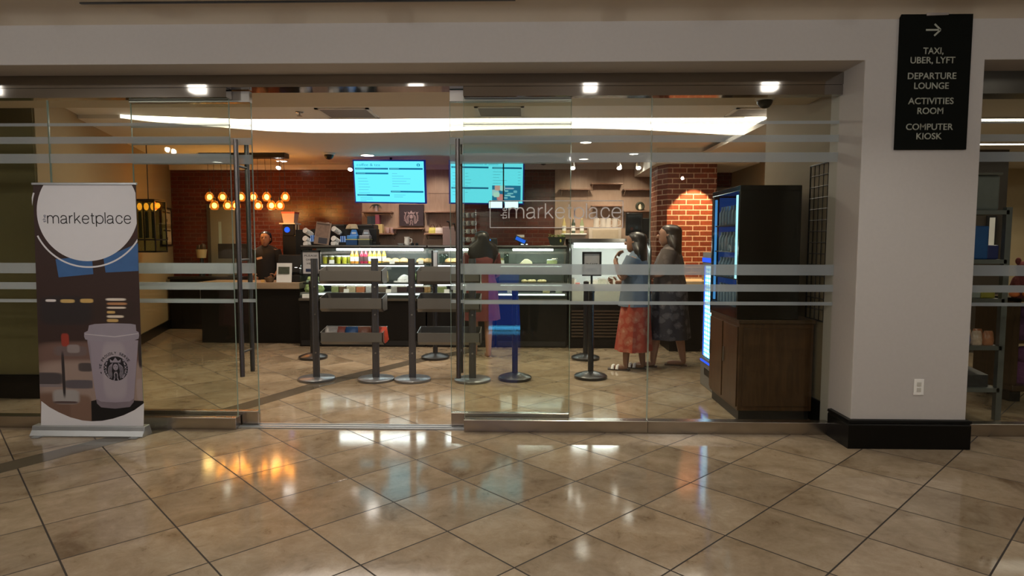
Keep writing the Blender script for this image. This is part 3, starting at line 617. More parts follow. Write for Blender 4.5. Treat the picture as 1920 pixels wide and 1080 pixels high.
def emblem(name, parent, cx, cz, r, y, dark, light, disc=True):
    """round badge: crowned long-haired figure between two fish tails"""
    def P(a, b): return (cx+a*r, cz+b*r)
    if disc: MB().prism([P(math.cos(2*PI*i/40), math.sin(2*PI*i/40)) for i in range(40)], y, y+0.0005).build(name, dark, parent)
    b = MB(); ya, yb = y-0.0010, y-0.0004
    def E(ex, ez, rx, rz, n=18, y0=ya): b.prism([P(ex+rx*math.cos(2*PI*i/n), ez+rz*math.sin(2*PI*i/n)) for i in range(n)], y0, yb)
    def path(pts, w, y0=ya):
        for (a0, b0), (a1, b1) in zip(pts, pts[1:]):
            d = Vector((a1-a0, b1-b0)).normalized(); n = Vector((-d.y, d.x))*w/2
            b.prism([P(a0-n.x-d.x*w*.3, b0-n.y-d.y*w*.3), P(a1-n.x+d.x*w*.3, b1-n.y+d.y*w*.3), P(a1+n.x+d.x*w*.3, b1+n.y+d.y*w*.3), P(a0+n.x-d.x*w*.3, b0+n.y-d.y*w*.3)], y0, yb)
    E(0, 0.12, 0.21, 0.27)                                                        # face
    b.prism([P(-.42, .50), P(.42, .50), P(.46, .78), P(.22, .62), P(0, .92), P(-.22, .62), P(-.46, .78)][::1], ya, yb)   # crown
    for s in (-1, 1):
        for k in range(4):                                                        # hair strands
            o = 0.27+0.085*k
            path([(s*o*0.85, 0.46-0.06*k), (s*(o+.05), 0.12), (s*(o+.10), -0.22), (s*(o+.05), -0.50), (s*(o+.12), -0.80+0.07*k)], 0.045)
        path([(s*.70, .58), (s*.80, .25), (s*.84, -.05), (s*.76, -.42), (s*.56, -.74)], 0.12)    # tail
        for k in range(4): path([(s*.74, .20-.2*k), (s*.96, .22-.2*k)], 0.05)
        b.prism([P(s*.66, .52), P(s*.84, .52), P(s*.94, .76), P(s*.74, .66), P(s*.56, .78)][::s], ya, yb)
        path([(s*.05, -.28), (s*.13, -.50), (s*.10, -.72), (s*.18, -.97)], 0.09)   # gown
    b.build(name + '_figure', light, parent)
    f = MB()
    for s in (-1, 1): f.prism([P(s*.09+.045*math.cos(2*PI*i/10), .17+.02*math.sin(2*PI*i/10)) for i in range(10)], y-0.0014, y-0.0010)
    f.prism([P(-.05, -.02), P(.05, -.02), P(.03, -.05), P(-.03, -.05)], y-0.0014, y-0.0010); f.build(name + '_face', dark, parent)
ec = bp(217.3, 691); er = bp(240, 691)[0]-ec[0]
emblem('printed_badge', bn, ec[0], ec[1], er, BY-0.0018, M_INK, M_PLID)
txt = '• WE PROUDLY SERVE'
for i, ch in enumerate(txt):
    if ch == ' ': continue
    t = math.radians(196 - i*(196-32)/(len(txt)-1)); rr = er*1.17
    o = lettering('badge_lettering', ch, M_INK, bn, -0.008, 0.008, 0, 0, w=False, cap=0.021, depth=0.0006, thin=0.01)
    rot = Matrix.Rotation(-(t-PI/2), 4, 'Y')
    o.location = Vector((ec[0]+rr*math.cos(t)+3.37, BY-0.0018-4.75, ec[1]+rr*math.sin(t))); o.rotation_euler = rot.to_euler()

# ================================================================== ceiling fittings of the shop
M_VENTG = mat('vent_grey', (0.26, 0.24, 0.24), 0.7, var=0.05); M_VENTW = mat('vent_white', (0.72, 0.68, 0.64), 0.5, var=0.03)
def vent(label, x0, y0, x1, y1):
    t = thing('ceiling_vent', label, 'vent', ((x0+x1)/2, (y0+y1)/2, 2.90), group='square ceiling vents')
    MB().box(x0+0.03, y0+0.03, 2.892, x1-0.03, y1-0.03, 2.899).build('grille_plate', M_VENTG, t)
    b = MB(); w = 0.035
    for q in ((x0, y0, x1, y0+w), (x0, y1-w, x1, y1), (x0, y0, x0+w, y1), (x1-w, y0, x1, y1)): b.box(q[0], q[1], 2.888, q[2], q[3], 2.899)
    b.build('vent_frame', M_VENTW, t)
vent('white framed square ceiling vent above the doorway gap', -2.241, 6.689, -1.670, 7.205)
vent('white framed square ceiling vent above the open door edge and second menu screen', -0.560, 6.645, -0.045, 7.149)
vent('faint square ceiling vent above the brick column', 2.163, 6.757, 2.644, 7.194)
def dome(label, p, r):
    t = thing('dome_camera', label, 'security camera', p)
    MB().lathe([(r*1.05, 0), (r*1.05, -r*0.25), (r*0.9, -r*0.35)], tuple(p)).build('mount_ring', M_CUPW, t, smooth=True)
    MB().ell(Vector(p)-Vector((0, 0, r*0.35)), (r*0.85, r*0.85, r*0.85), 16, 10).build('dark_dome', M_BLACKP, t, smooth=True)
dome('white dome camera with dark bubble near the glass front', Vector((1.955, 5.40, 2.70)), 0.075)
dome('dark dome camera on the ceiling beside the first menu screen', Vector((-3.05, 9.75, 2.86)), 0.085)
dome('small dark dome camera on the ceiling past the second menu screen', Vector((0.25, 10.6, 2.86)), 0.075)
sp = thing('sprinkler_head', 'small sprinkler head on the ceiling above the doorway', 'sprinkler', (-2.465, 6.89, 2.90))
MB().lathe([(0.045, 0), (0.04, -0.008), (0.012, -0.012)], (-2.465, 6.89, 2.90)).build('escutcheon', M_SATIN, sp)
MB().cyl((-2.465, 6.89, 2.89), (-2.465, 6.89, 2.855), 0.01).lathe([(0.028, -0.042), (0.028, -0.046)], (-2.465, 6.89, 2.90)).build('deflector', M_SATIN, sp)
DL_LAB = ['above the first menu screen', 'near the logo pane', 'further back past the logo pane', 'left of the amber lamps', 'above the wall case', 'above the reception desk']
for (x, y, r), l in zip(((-2.52, 10.0, 0.10), (0.78, 8.75, 0.075), (0.90, 10.5, 0.075), (-5.3, 10.8, 0.075), (1.62, 9.9, 0.07), (-4.15, 10.7, 0.085)), DL_LAB):
    t = thing('ceiling_downlight', 'round white glowing downlight in the shop ceiling ' + l, 'downlight', (x, y, 2.86), group='round downlights of the shop ceiling')
    MB().lathe([(r*1.25, 0.0), (r*1.25, -0.006), (r, -0.008), (r, 0.0)], (x, y, 2.86)).build('trim_ring', M_VENTW, t)
    MB().lathe([(r, -0.003), (r*0.98, -0.004)], (x, y, 2.86)).build('light_lens', M_LAMP, t)
trk = [(-4.05, 10.35, 'over the reception desk'), (0.72, 10.45, 'over the logo sign'), (1.47, 10.45, 'over the shelf with white pitchers'), (1.78, 10.45, 'beside the brick column'), (-2.95, 10.6, 'over the brick wall edge')]
for x, y, l in trk:
    t = thing('track_spotlight', 'small white track spotlight hanging ' + l, 'spotlight', (x, y, 2.86), group='track spotlights over the back wall')
    MB().cyl((x, y, 2.86), (x, y, 2.76), 0.008).build('stem', M_VENTW, t)
    h = MB().cyl((x, y+0.03, 2.80), (x, y-0.05, 2.70), 0.028, 0.042, 16).build('lamp_head', M_VENTW, t, smooth=True)
    d = Vector((0, -0.08, -0.10)).normalized(); c = Vector((x, y-0.05, 2.70))
    MB().cyl(c+d*0.001, c+d*0.004, 0.036, n=16).build('lamp_lens', M_LAMP, t)
t = MB().box(-3.7, 10.9, 2.845, -2.4, 11.0, 2.859).build('linear_ceiling_slot', M_VENTW); tag(t, 'slim white air slot in the ceiling by the back wall', 'vent')

# opal cube lamps under the corridor ceiling, mirrored in the steel header
for x, l in ((-5.4, 'outermost on the banner side'), (-3.30, 'above the banner'), (-1.11, 'before the open doorway'), (0.605, 'before the logo pane'), (2.35, 'before the pillar'), (4.4, 'before the neighbouring shop')):
    t = thing('cube_lamp', 'white opal cube lamp on the corridor ceiling, ' + l, 'ceiling light', (x, 3.5, 3.13), group='cube lamps of the corridor')
    MB().box(x-0.07, 3.43, 3.115, x+0.07, 3.57, 3.129).build('lamp_plate', M_SATIN, t)
    MB().box(x-0.062, 3.438, 2.985, x+0.062, 3.562, 3.115).build('opal_lens', emis('opal_glow', (1.0, 0.97, 0.90), 7.0), t, bev=0.004)
# ================================================================== menu screens
M_SCR = emis('menu_screen_cyan', (0.14, 0.80, 1.0), 1.15)
M_SCRB = mat('menu_bar_teal', (0.0, 0.06, 0.12), 0.5, emit=(0.0, 0.16, 0.36), estr=0.7)
M_SCRL = emis('menu_line_grey', (0.10, 0.52, 0.66), 0.9); M_SCRT = emis('menu_title_teal', (0.01, 0.26, 0.42), 0.9)
M_BEZ = mat('navy_bloom_bezel', (0.004, 0.006, 0.02), 0.3, emit=(0.0, 0.02, 0.25), estr=0.5)  # blue bloom of the screens put into the bezel as faint emission
FOOD = blob_mat('menu_food_picture', (0.02, 0.22, 0.42), [(0.13, -0.16, 0.07, 0.05, (0.45, 0.80, 0.9)), (0.18, -0.075, 0.05, 0.05, (0.75, 0.45, 0.40)), (0.255, -0.085, 0.04, 0.045, (0.45, 0.95, 0.95)), (0.22, -0.23, 0.055, 0.05, (0.75, 0.30, 0.30)), (0.16, -0.19, 0.05, 0.04, (0.55, 0.95, 0.85)), (0.36, -0.09, 0.08, 0.012, (0.4, 0.6, 0.85)), (0.32, -0.13, 0.03, 0.012, (0.3, 0.75, 0.85)), (0.38, -0.17, 0.05, 0.012, (0.25, 0.7, 0.85)), (0.34, -0.2, 0.05, 0.012, (0.3, 0.8, 0.9)), (0.42, -0.22, 0.04, 0.012, (0.35, 0.75, 0.9)), (0.30, -0.24, 0.04, 0.012, (0.3, 0.7, 0.85)), (0.46, -0.14, 0.03, 0.02, (0.2, 0.6, 0.8))], emit=0.85)
def screen(label, c, rot, bars, title, tx, lines, food=False, badge=None):
    t = thing('menu_screen', label, 'menu screen', c, group='hanging menu screens'); t.rotation_euler = rot
    W2, H2 = 0.60, 0.345
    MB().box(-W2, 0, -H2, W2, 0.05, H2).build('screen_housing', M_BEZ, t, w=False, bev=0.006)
    MB().box(-W2+0.022, -0.002, -H2+0.022, W2-0.022, 0.004, H2-0.022).build('lit_panel', M_SCR, t, w=False)
    for x0, x1, z in bars:
        MB().box(x0, -0.004, z-0.013, x1, -0.002, z+0.013).build('menu_bar', M_SCRB, t, w=False)
        MB().box(x0+0.012, -0.005, z-0.005, x0+0.16, -0.004, z+0.006).build('bar_heading', M_SCRL, t, w=False)
    lb = MB()
    for x0, x1, z in lines: lb.box(x0, -0.004, z-0.003, x1, -0.0025, z+0.003)
    lb.build('menu_lines', M_SCRL, t, w=False)
    lettering('menu_title', title, M_SCRT, t, tx[0], tx[1], tx[2], -0.004, w=False, cap=0.045, thin=-0.01)
    if food: MB().box(0.09, -0.005, -0.295, 0.545, -0.003, -0.045).build('food_picture', FOOD, t, w=False)
    if badge: 
        MB().prism([(badge[0]+0.026*math.cos(2*PI*i/24), badge[1]+0.026*math.sin(2*PI*i/24)) for i in range(24)], -0.0045, -0.003).build('screen_badge', M_SCRT, t, w=False)
        MB().prism([(badge[0]-.008, badge[1]-.022), (badge[0]+.008, badge[1]-.022), (badge[0]+.006, badge[1]+.02), (badge[0]-.006, badge[1]+.02)], -0.006, -0.0048).build('screen_badge_figure', M_SCR, t, w=False)
    MB().cyl((0, 0.05, 0.1), (0, 0.09, 0.1), 0.05).build('mount_plate', M_BLACK, t, w=False)
    MB().cyl((0, 0.09, 0.1), (0, 0.13, 0.375), 0.02).build('mount_pole', M_BLACK, t, w=False)
    return t
Rr = random.Random(5)
l1 = [(-0.52, -0.52+Rr.uniform(.08, .2), 0.05-0.045*i) for i in range(6)] + [(0.05, 0.05+Rr.uniform(.08, .32), 0.13-0.04*i) for i in range(6)] + [(0.07, 0.07+Rr.uniform(.1, .3), -0.21-0.03*i) for i in range(2)] + [(-0.5, -0.5+Rr.uniform(.1, .3), -0.26-0.025*i) for i in range(3)]
screen('hanging cyan menu screen titled coffee & tea in the door gap', (-2.225, 10.20, 2.465), (math.radians(9), math.radians(1.2), math.radians(-7)),
       [(-0.56, -0.01, 0.205), (0.01, 0.56, 0.205), (-0.555, -0.01, 0.13), (-0.545, 0.0, -0.215), (0.02, 0.56, -0.155)], 'coffee & tea', (-0.53, -0.14, 0.245), l1, badge=(0.49, 0.265))
l2 = [(-0.54, -0.48, 0.15-0.05*i) for i in range(8)] + [(-0.34, -0.34+Rr.uniform(.03, .1), 0.14-0.05*i) for i in range(7)] + [(0.10, 0.10+Rr.uniform(.1, .24), 0.17-0.045*i) for i in range(5)] + [(0.5, 0.54, 0.17-0.045*i) for i in range(5)]
screen('hanging cyan menu screen titled sandwiches & salads behind the open glass door', (-0.665, 10.20, 2.452), (math.radians(5), math.radians(0.6), math.radians(2)),
       [(-0.56, 0.03, 0.235), (0.09, 0.56, 0.230), (-0.56, 0.03, -0.09)], 'sandwiches & salads', (-0.36, 0.18, 0.275), l2, food=True)
sm = thing('lit_price_panel', 'small bright twin price panel hanging under the second menu screen', 'price panel', (-0.39, 10.05, 2.02))
for x0, x1 in ((-0.625, -0.40), (-0.375, -0.15)):
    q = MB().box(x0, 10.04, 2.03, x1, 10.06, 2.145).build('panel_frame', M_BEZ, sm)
    MB().box(x0+0.008, 10.036, 2.04, x1-0.008, 10.041, 2.137).build('panel_glow', emis('price_panel_glow', (0.62, 0.98, 1.0), 1.9), q)
MB().cyl((-0.39, 10.065, 2.1), (-0.39, 10.065, 2.855), 0.010).build('panel_hanger', M_BLACK, sm)

# ================================================================== amber chandelier
CY = 9.8
ch = thing('amber_chandelier', 'row chandelier of glowing amber glass shades hanging over the reception desk', 'chandelier', (-4.62, CY, 2.0))
MB().box(-5.05, CY-0.10, 2.79, -3.72, CY+0.10, 2.859).build('canopy', M_BLACK, ch, bev=0.004)
M_AMB = glass('amber_glass', (1.0, 0.55, 0.14), 1.0); _nt = M_AMB.node_tree; _o = [n for n in _nt.nodes if n.type == 'OUTPUT_MATERIAL'][0]; _e = N(_nt, 'ShaderNodeEmission'); _e.inputs[0].default_value = (1.0, 0.28, 0.03, 1); _e.inputs[1].default_value = 0.40; _a = N(_nt, 'ShaderNodeAddShader'); _nt.links.new(_o.inputs[0].links[0].from_socket, _a.inputs[0]); _nt.links.new(_e.outputs[0], _a.inputs[1]); _nt.links.new(_a.outputs[0], _o.inputs[0])
def shade(u, v, dy):
    p = at(u, v, CY+dy)
    g = MB().lathe([(0.018, 0.08), (0.040, 0.065), (0.066, 0.02), (0.068, -0.025), (0.046, -0.062), (0.042, -0.065)], p, 16).build('glass_shade', M_AMB, ch, smooth=True)
    MB().ell(p, (0.036, 0.036, 0.042), 12, 8).build('bulb', M_BULB, g, smooth=True)
    MB().cyl((p.x, p.y, p.z+0.05), (p.x, p.y, p.z+0.12), 0.014).build('socket', M_BLACK, g)
    MB().cyl((p.x, p.y, p.z+0.10), (p.x, CY+max(-.08, min(.08, dy)), 2.80), 0.003, n=6).build('hanging_cord', M_BLACK, ch)
    return p
for u in (393, 417.5, 452, 475, 500, 535): shade(u, 369.5, 0.12)
for u in (402, 427, 442.5, 484, 509, 525): shade(u, 385.5, -0.10)
for x in (-5.1, -4.6, -4.0): lamp('POINT', 'chandelier_lamp', (x, CY, 2.05), 4.5, (1.0, 0.55, 0.18), size=0.08)

# ================================================================== left wall: lantern, framed notice, bins, cabinet
ln = thing('hanging_lantern', 'dark green glass lantern with amber bulbs inside its top, hanging by the left wall', 'lantern', (-5.06, 8.40, 1.36))
def rect(b, x0, x1, y0, y1, z0, z1): b.box(x0, y0, z0, x1, y1, z1)
LX0, LX1, LY0, LY1 = -5.24, -4.92, 8.28, 8.56
fr = MB()
for x in (LX0, LX1-0.014):
    for y in (LY0, LY1-0.014): fr.box(x, y, 1.38, x+0.014, y+0.014, 2.05)
for z in (1.36, 1.52, 2.04): fr.box(LX0, LY0, z, LX1, LY0+0.014, z+0.018).box(LX0, LY1-0.014, z, LX1, LY1, z+0.018).box(LX0, LY0, z, LX0+0.014, LY1, z+0.018).box(LX1-0.014, LY0, z, LX1, LY1, z+0.018)
fr.build('metal_frame', M_BLACK, ln)
MB().box(LX0+.014, LY0+.004, 1.38, LX1-.014, LY0+.008, 2.04).box(LX1-.010, LY0+.014, 1.38, LX1-.006, LY1-.014, 2.04).build('glass_sides', glass('lantern_glass', (0.52, 0.58, 0.46), 1.0), ln)
for x in (-5.19, -5.10, -5.01):
    sk = MB().cyl((x, 8.40, 1.55), (x, 8.40, 1.90), 0.022, n=10).build('candle_tube', mat('grey_green_tube', (0.10, 0.12, 0.09), 0.4), ln)
    MB().ell((x, 8.40, 1.97), (0.030, 0.030, 0.05), 10, 6).build('lantern_bulb', emis('lantern_bulb_glow', (1.0, 0.30, 0.03), 4.0), sk, smooth=True)
MB().box(LX0, LY0, 2.052, LX1, LY1, 2.062).build('lantern_cap', M_BLACK, ln)
MB().cyl((-5.08, 8.42, 2.06), (-5.08, 8.42, 2.86), 0.006).build('hanging_chain', M_BLACK, ln)
# framed notice lying along the slanted wall
wd = Vector((-6.40+4.62, 11.3-5.92)).normalized(); ang = math.atan2(wd.y, wd.x)-PI
pf = thing('framed_notice', 'tall dark framed notice with two pale sheets on the slanted beige wall', 'picture frame', (-6.217, 10.78, 1.43), ang)
def fbox(b, x0, z0, x1, z1, y0, y1): b.box(x0, y0, z0, x1, y1, z1)
b = MB(); w_, h_ = 0.84, 0.66
for q in ((-w_/2, 0, w_/2, .025), (-w_/2, h_-.025, w_/2, h_), (-w_/2, 0, -w_/2+.09, h_), (w_/2-.09, 0, w_/2, h_)): b.box(q[0], 0.0, q[1], q[2], 0.014, q[3])
b.build('frame_bars', M_BLACK, pf, w=False)
MB().box(-w_/2+.02, 0.004, 0.02, w_/2-.02, 0.012, h_-0.02).build('back_board', mat('tan_mount_board', (0.42, 0.34, 0.20), 0.7), pf, w=False)
for z in (0.05, 0.36):
    s_ = MB().box(-0.32, 0.013, z, 0.32, 0.016, z+0.25).build('notice_sheet', mat('cream_sheet', (0.80, 0.72, 0.52), 0.7), pf, w=False)
    MB().box(-0.27, 0.0162, z+0.20, 0.27, 0.0175, z+0.225).box(-0.05, 0.0162, z+0.05, 0.05, 0.0175, z+0.10).box(-0.30, 0.0162, z+0.01, 0.30, 0.0175, z+0.016).build('sheet_print', mat('dark_print', (0.10, 0.08, 0.05), 0.7), s_, w=False)
pf.rotation_euler = (0, 0, ang)
cb = thing('low_cabinet', 'low black cabinet against the brick wall left of the reception desk', 'cabinet', (-5.75, 10.95, 0))
MB().box(-6.15, 10.72, 0.0, -4.95, 11.12, 0.86).build('cabinet_body', M_DARK, cb, bev=0.004)
MB().box(-6.17, 10.69, 0.86, -4.93, 11.14, 0.90).build('cabinet_top', M_BLACKP, cb, bev=0.004)
for x in (-5.75, -5.35): 
    d_ = MB().box(x-0.19, 10.705, 0.08, x+0.19, 10.72, 0.84).build('cabinet_door', M_DARK, cb, bev=0.003); MB().cyl((x+0.14, 10.695, 0.5), (x+0.14, 10.695, 0.68), 0.007).build('door_pull', M_SATIN, d_)
dg_ = thing('back_door', 'grey back door with a narrow window slit in the brick wall under the chandelier', 'door', (-5.46, 11.28, 0.0))
MB().box(-5.68, 11.245, 0.0, -5.22, 11.29, 2.12).build('door_leaf', mat('grey_door_paint', (0.22, 0.195, 0.14), 0.5, var=0.04), dg_, bev=0.004)
MB().box(-5.53, 11.24, 1.30, -5.48, 11.25, 1.86).build('window_slit', mat('pale_green_glass', (0.35, 0.42, 0.37), 0.2), dg_)
b = MB().box(-5.73, 11.23, 0, -5.68, 11.29, 2.17).box(-5.22, 11.23, 0, -5.17, 11.29, 2.17).box(-5.68, 11.23, 2.12, -5.22, 11.29, 2.17); b.build('door_frame', mat('dark_door_frame', (0.07, 0.055, 0.04), 0.5), dg_)
mn = thing('order_monitor', 'black monitor turned away on the low black cabinet', 'monitor', (-5.15, 10.95, 0.90))
MB().box(-5.40, 10.93, 1.21, -4.90, 10.97, 1.47).build('monitor_panel', M_BLACKP, mn, bev=0.006)
MB().cyl((-5.15, 10.97, 0.91), (-5.15, 10.97, 1.3), 0.02).build('monitor_neck', M_BLACKP, mn); MB().lathe([(0.10, 0.0), (0.10, 0.012), (0.03, 0.02)], (-5.15, 10.97, 0.90)).build('monitor_foot', M_BLACKP, mn)
bk = thing('bread_basket', 'small cream basket of dark bread on the low black cabinet', 'basket', (-5.70, 10.95, 0.90))
MB().lathe([(0.07, 0.0), (0.09, 0.15), (0.082, 0.15), (0.065, 0.01)], (-5.70, 10.95, 1.22)).build('basket_bowl', mat('cream_wicker', (0.5, 0.40, 0.22), 0.7), bk)
MB().cyl((-5.70, 10.95, 0.90), (-5.70, 10.95, 1.22), 0.05, 0.03).build('basket_stand', M_BLACKP, bk)
for dx, dz in ((-0.03, 0.0), (0.03, 0.02)): tag(MB().ell((-5.70+dx, 10.95, 1.385+dz), (0.05, 0.05, 0.07), 10, 8).build('dark_loaf', mat('dark_crust', (0.05, 0.03, 0.015), 0.6), None, smooth=True), 'dark bread loaf standing in the small cream basket', 'bread', 'dark loaves in the cream basket')

# ================================================================== reception desk and what stands on it
dk = thing('reception_desk', 'black reception desk with pale wood top left of the pastry case', 'desk', (-4.1, 9.6, 0))
MB().box(-4.85, 9.25, 0.0, -3.36, 9.82, 0.815).build('desk_body', M_DARK, dk, bev=0.004)
MB().box(-4.90, 9.17, 0.815, -3.345, 9.86, 0.905).build('desk_top', wood_mat('greige_wood', (0.28, 0.20, 0.13), (0.35, 0.26, 0.175), 0.4, (1.5, 9, 9)), dk, bev=0.004)
MB().box(-4.85, 9.30, 0.0, -3.36, 9.8, 0.08).build('desk_plinth', M_BLACK, dk)
ps = thing('cash_terminal', 'black cash register terminal on the reception desk', 'cash register', (-3.58, 9.45, 0.905))
MB().box(-3.76, 9.36, 0.905, -3.40, 9.70, 1.00).build('cash_drawer', M_BLACKP, ps, bev=0.005)
R_ = Matrix.Rotation(math.radians(-18), 3, 'X')
MB().obox((-3.59, 9.50, 1.17), (0.37, 0.05, 0.28), R_).build('terminal_back', M_BLACKP, ps, bev=0.01)
MB().cyl((-3.59, 9.52, 1.0), (-3.59, 9.52, 1.12), 0.035).build('terminal_neck', M_BLACKP, ps)
MB().box(-3.51, 9.452, 1.115, -3.47, 9.462, 1.122).box(-3.44, 9.452, 1.105, -3.405, 9.462, 1.112).build('status_light', emis('status_white', (1, .95, .9), 2.0), ps)
cd = thing('counter_notice', 'white notice with a dark picture leaning on the cash register', 'notice', (-3.58, 9.18, 0.905))
MB().obox((-3.585, 9.235, 1.05), (0.225, 0.006, 0.285), Matrix.Rotation(math.radians(-8), 3, 'X')).build('notice_card', M_PAPER, cd)
MB().obox((-3.585, 9.226, 1.085), (0.165, 0.003, 0.105), Matrix.Rotation(math.radians(-8), 3, 'X')).build('notice_picture', mat('dim_picture', (0.06, 0.07, 0.05), 0.6, var=0.5, scale=30), cd)
MB().obox((-3.585, 9.243, 0.985), (0.12, 0.003, 0.012), Matrix.Rotation(math.radians(-8), 3, 'X')).build('notice_text', mat('grey_print', (0.3, 0.3, 0.3), 0.6), cd)
tj = thing('tip_jar', 'brown basket beside the notice on the reception desk', 'basket', (-3.83, 9.30, 0.905))
MB().lathe([(0.05, 0), (0.075, 0.07), (0.068, 0.07), (0.045, 0.01)], (-3.83, 9.30, 0.905)).build('basket_bowl', mat('brown_wicker', (0.14, 0.08, 0.04), 0.7, bump=0.4), tj)
tag(MB().box(-3.94, 9.24, 0.905, -3.89, 9.27, 0.945).build('amber_card', mat('amber_card', (0.7, 0.42, 0.14), 0.6), None), 'small amber card on the reception desk corner', 'card')
tag(MB().box(-1.19, 10.74, 0.0, 1.76, 11.23, 0.95).build('back_counter', M_DARK, None, bev=0.004), 'dark back counter under the white sink unit and pale pitchers', 'counter')
# grinder with its hopper on a black back counter
bc = tag(MB().box(-4.0, 10.3, 0.0, -1.2, 11.23, 0.95).build('back_counter', M_DARK, None, bev=0.004), 'long dark back counter behind the pastry case', 'counter')
gr = thing('coffee_grinder', 'coffee grinder with frosted hopper, red lid and round blue display', 'coffee grinder', (-3.82, 10.5, 0.95))
gx, gy = -3.93, 10.45
MB().box(gx-0.10, gy-0.12, 0.95, gx+0.18, gy+0.15, 1.62).build('grinder_body', M_BLACK, gr, bev=0.02)
MB().box(gx-0.13, gy-0.16, 1.79, gx+0.13, gy+0.12, 1.81).build('white_ledge', M_CUPW, gr)
MB().box(gx-0.09, gy-0.13, 1.60, gx+0.10, gy+0.10, 1.79).build('grinder_head', M_BLACK, gr, bev=0.01)
b = MB(); b.rings([[(gx+sx_*a, gy+sy_*a, z) for sx_, sy_ in ((-1, -1), (1, -1), (1, 1), (-1, 1))] for a, z in ((0.085, 1.81), (0.105, 1.965))]); b.build('hopper', mat('frosted_hopper', (0.70, 0.50, 0.42), 0.4, var=0.05), gr)
MB().box(gx-0.11, gy-0.11, 1.965, gx+0.11, gy+0.11, 1.995).build('hopper_lid', mat('red_lid', (0.62, 0.12, 0.08), 0.4), gr, bev=0.004)
MB().cyl((gx-0.01, gy-0.132, 1.70), (gx-0.01, gy-0.137, 1.70), 0.045, n=20).build('blue_display', emis('blue_display_glow', (0.02, 0.10, 0.9), 1.6), gr)
MB().cyl((gx+0.12, gy-0.1, 1.62), (gx+0.125, gy-0.1, 1.79), 0.02).cyl((gx+0.17, gy-0.1, 1.60), (gx+0.17, gy-0.1, 1.78), 0.014).build('dosing_chute', M_SATIN, gr)

# ================================================================== glass pastry cases
M_CFR = mat('case_black_frame', (0.012, 0.012, 0.013), 0.3, var=0.1)
M_SHELF = mat('case_shelf_steel', (0.30, 0.31, 0.31), 0.35, 0.6, var=0.05)
M_CASEIN = mat('case_back_panel', (0.34, 0.36, 0.33), 0.4, var=0.1)
ZT, ZA, ZB, ZD, ZG = 1.455, 1.185, 0.915, 0.775, 0.665
def case(label, x0, x1, tube, lit2=True):
    t = thing('pastry_case', label, 'display case', ((x0+x1)/2, 9.35, 0), group='glass pastry cases')
    MB().box(x0, 8.98, 0.0, x1, 9.80, ZG).build('case_base', M_DARK, t, bev=0.004)
    MB().box(x0, 8.955, ZG, x1, 9.80, ZG+0.03).build('deck_edge', mat('olive_trim', (0.07, 0.06, 0.045), 0.4), t)
    MB().box(x0, 9.03, ZG+0.03, x1, 9.78, ZD).build('lower_deck', M_SHELF, t); MB().box(x0+.25 if x0 < -3 else x0+.03, 9.012, ZD-.028, x1-.03, 9.028, ZD-.010).build('deck_light', emis('deck_light_glow', (0.92, 1.0, 0.96), 3.0), t); MB().box(x0, 9.008, ZG+.03, x1, 9.03, ZD-.035).build('deck_fascia', mat('dark_green_fascia', (0.03, 0.035, 0.03), 0.3), t)
    MB().box(x0, 9.76, ZD, x1, 9.80, ZT-0.04).build('back_panel', M_CASEIN, t)
    MB().box(x0, 9.10, ZT-0.045, x1, 9.82, ZT).build('top_panel', M_CFR, t, bev=0.006)
    MB().box(x0, 9.085, ZT-0.02, x1, 9.10, ZT-0.004).build('top_trim', M_SATIN, t)
    for z, y in ((ZA, 9.20), (ZB, 9.10)):
        s_ = MB().box(x0+0.02, y, z-0.022, x1-0.02, 9.76, z).build('shelf', M_SHELF if z > 1 else M_CFR, t)
        if lit2: MB().box(x0+0.06, y+0.015, z-0.040, x1-0.06, y+0.04, z-0.024).build('shelf_light', emis('shelf_light_glow', (0.90, 1.0, 0.97), 7.0), s_)
    MB().box(tube[0], 9.16, ZT-0.075, tube[1], 9.20, ZT-0.047).build('tube_light', M_TUBE, t)
    gp = [(8.985, ZD-0.05), (9.03, 1.05), (9.06, 1.20), (9.09, 1.33), (9.13, ZT-0.05)]
    MB().prof_x(gp + [(y+0.006, z) for y, z in gp[::-1]], x0+0.005, x1-0.005).build('front_glass', M_CGLASS, t, smooth=True)
    side = [(8.985, ZD-0.05), (9.76, ZD-0.05), (9.76, ZT-0.05), (9.13, ZT-0.05), (9.09, 1.33), (9.06, 1.20), (9.03, 1.05)]
    for xx in (x0, x1-0.006): MB().prof_x(side, xx, xx+0.006).build('side_glass', M_CGLASS, t)
    for z in (0.08,): MB().box(x0+0.02, 8.972, 0.02, x1-0.02, 8.98, 0.09).build('kick_plate', M_BLACK, t)
    return t
case('long glass pastry case with bottles and bread nearest the reception desk', -3.28, -1.46, (-2.78, -1.52))
case('middle glass pastry case with rolls behind the woman in red', -1.44, -0.47, (-1.20, -0.60))
case('end glass pastry case with cheese wedges beside the open wall case', -0.45, 0.555, (-0.22, 0.36))
def foods(name, label, cat, group, spots, maker):
    """several of one kind, each an object of its own"""
    o = None
    for i, (x, y, z) in enumerate(spots):
        if o is None: o = maker(); src = o
        else: o = copy_tree(src)
        o.location = (x, y, z)
        if i == 0 or True: tag(o, label, cat, group)
    return src
def solo(name, mt, fn, smooth=False, bev=0.0):
    b = MB(); fn(b); return b.build(name, mt, None, smooth=smooth, bev=bev)
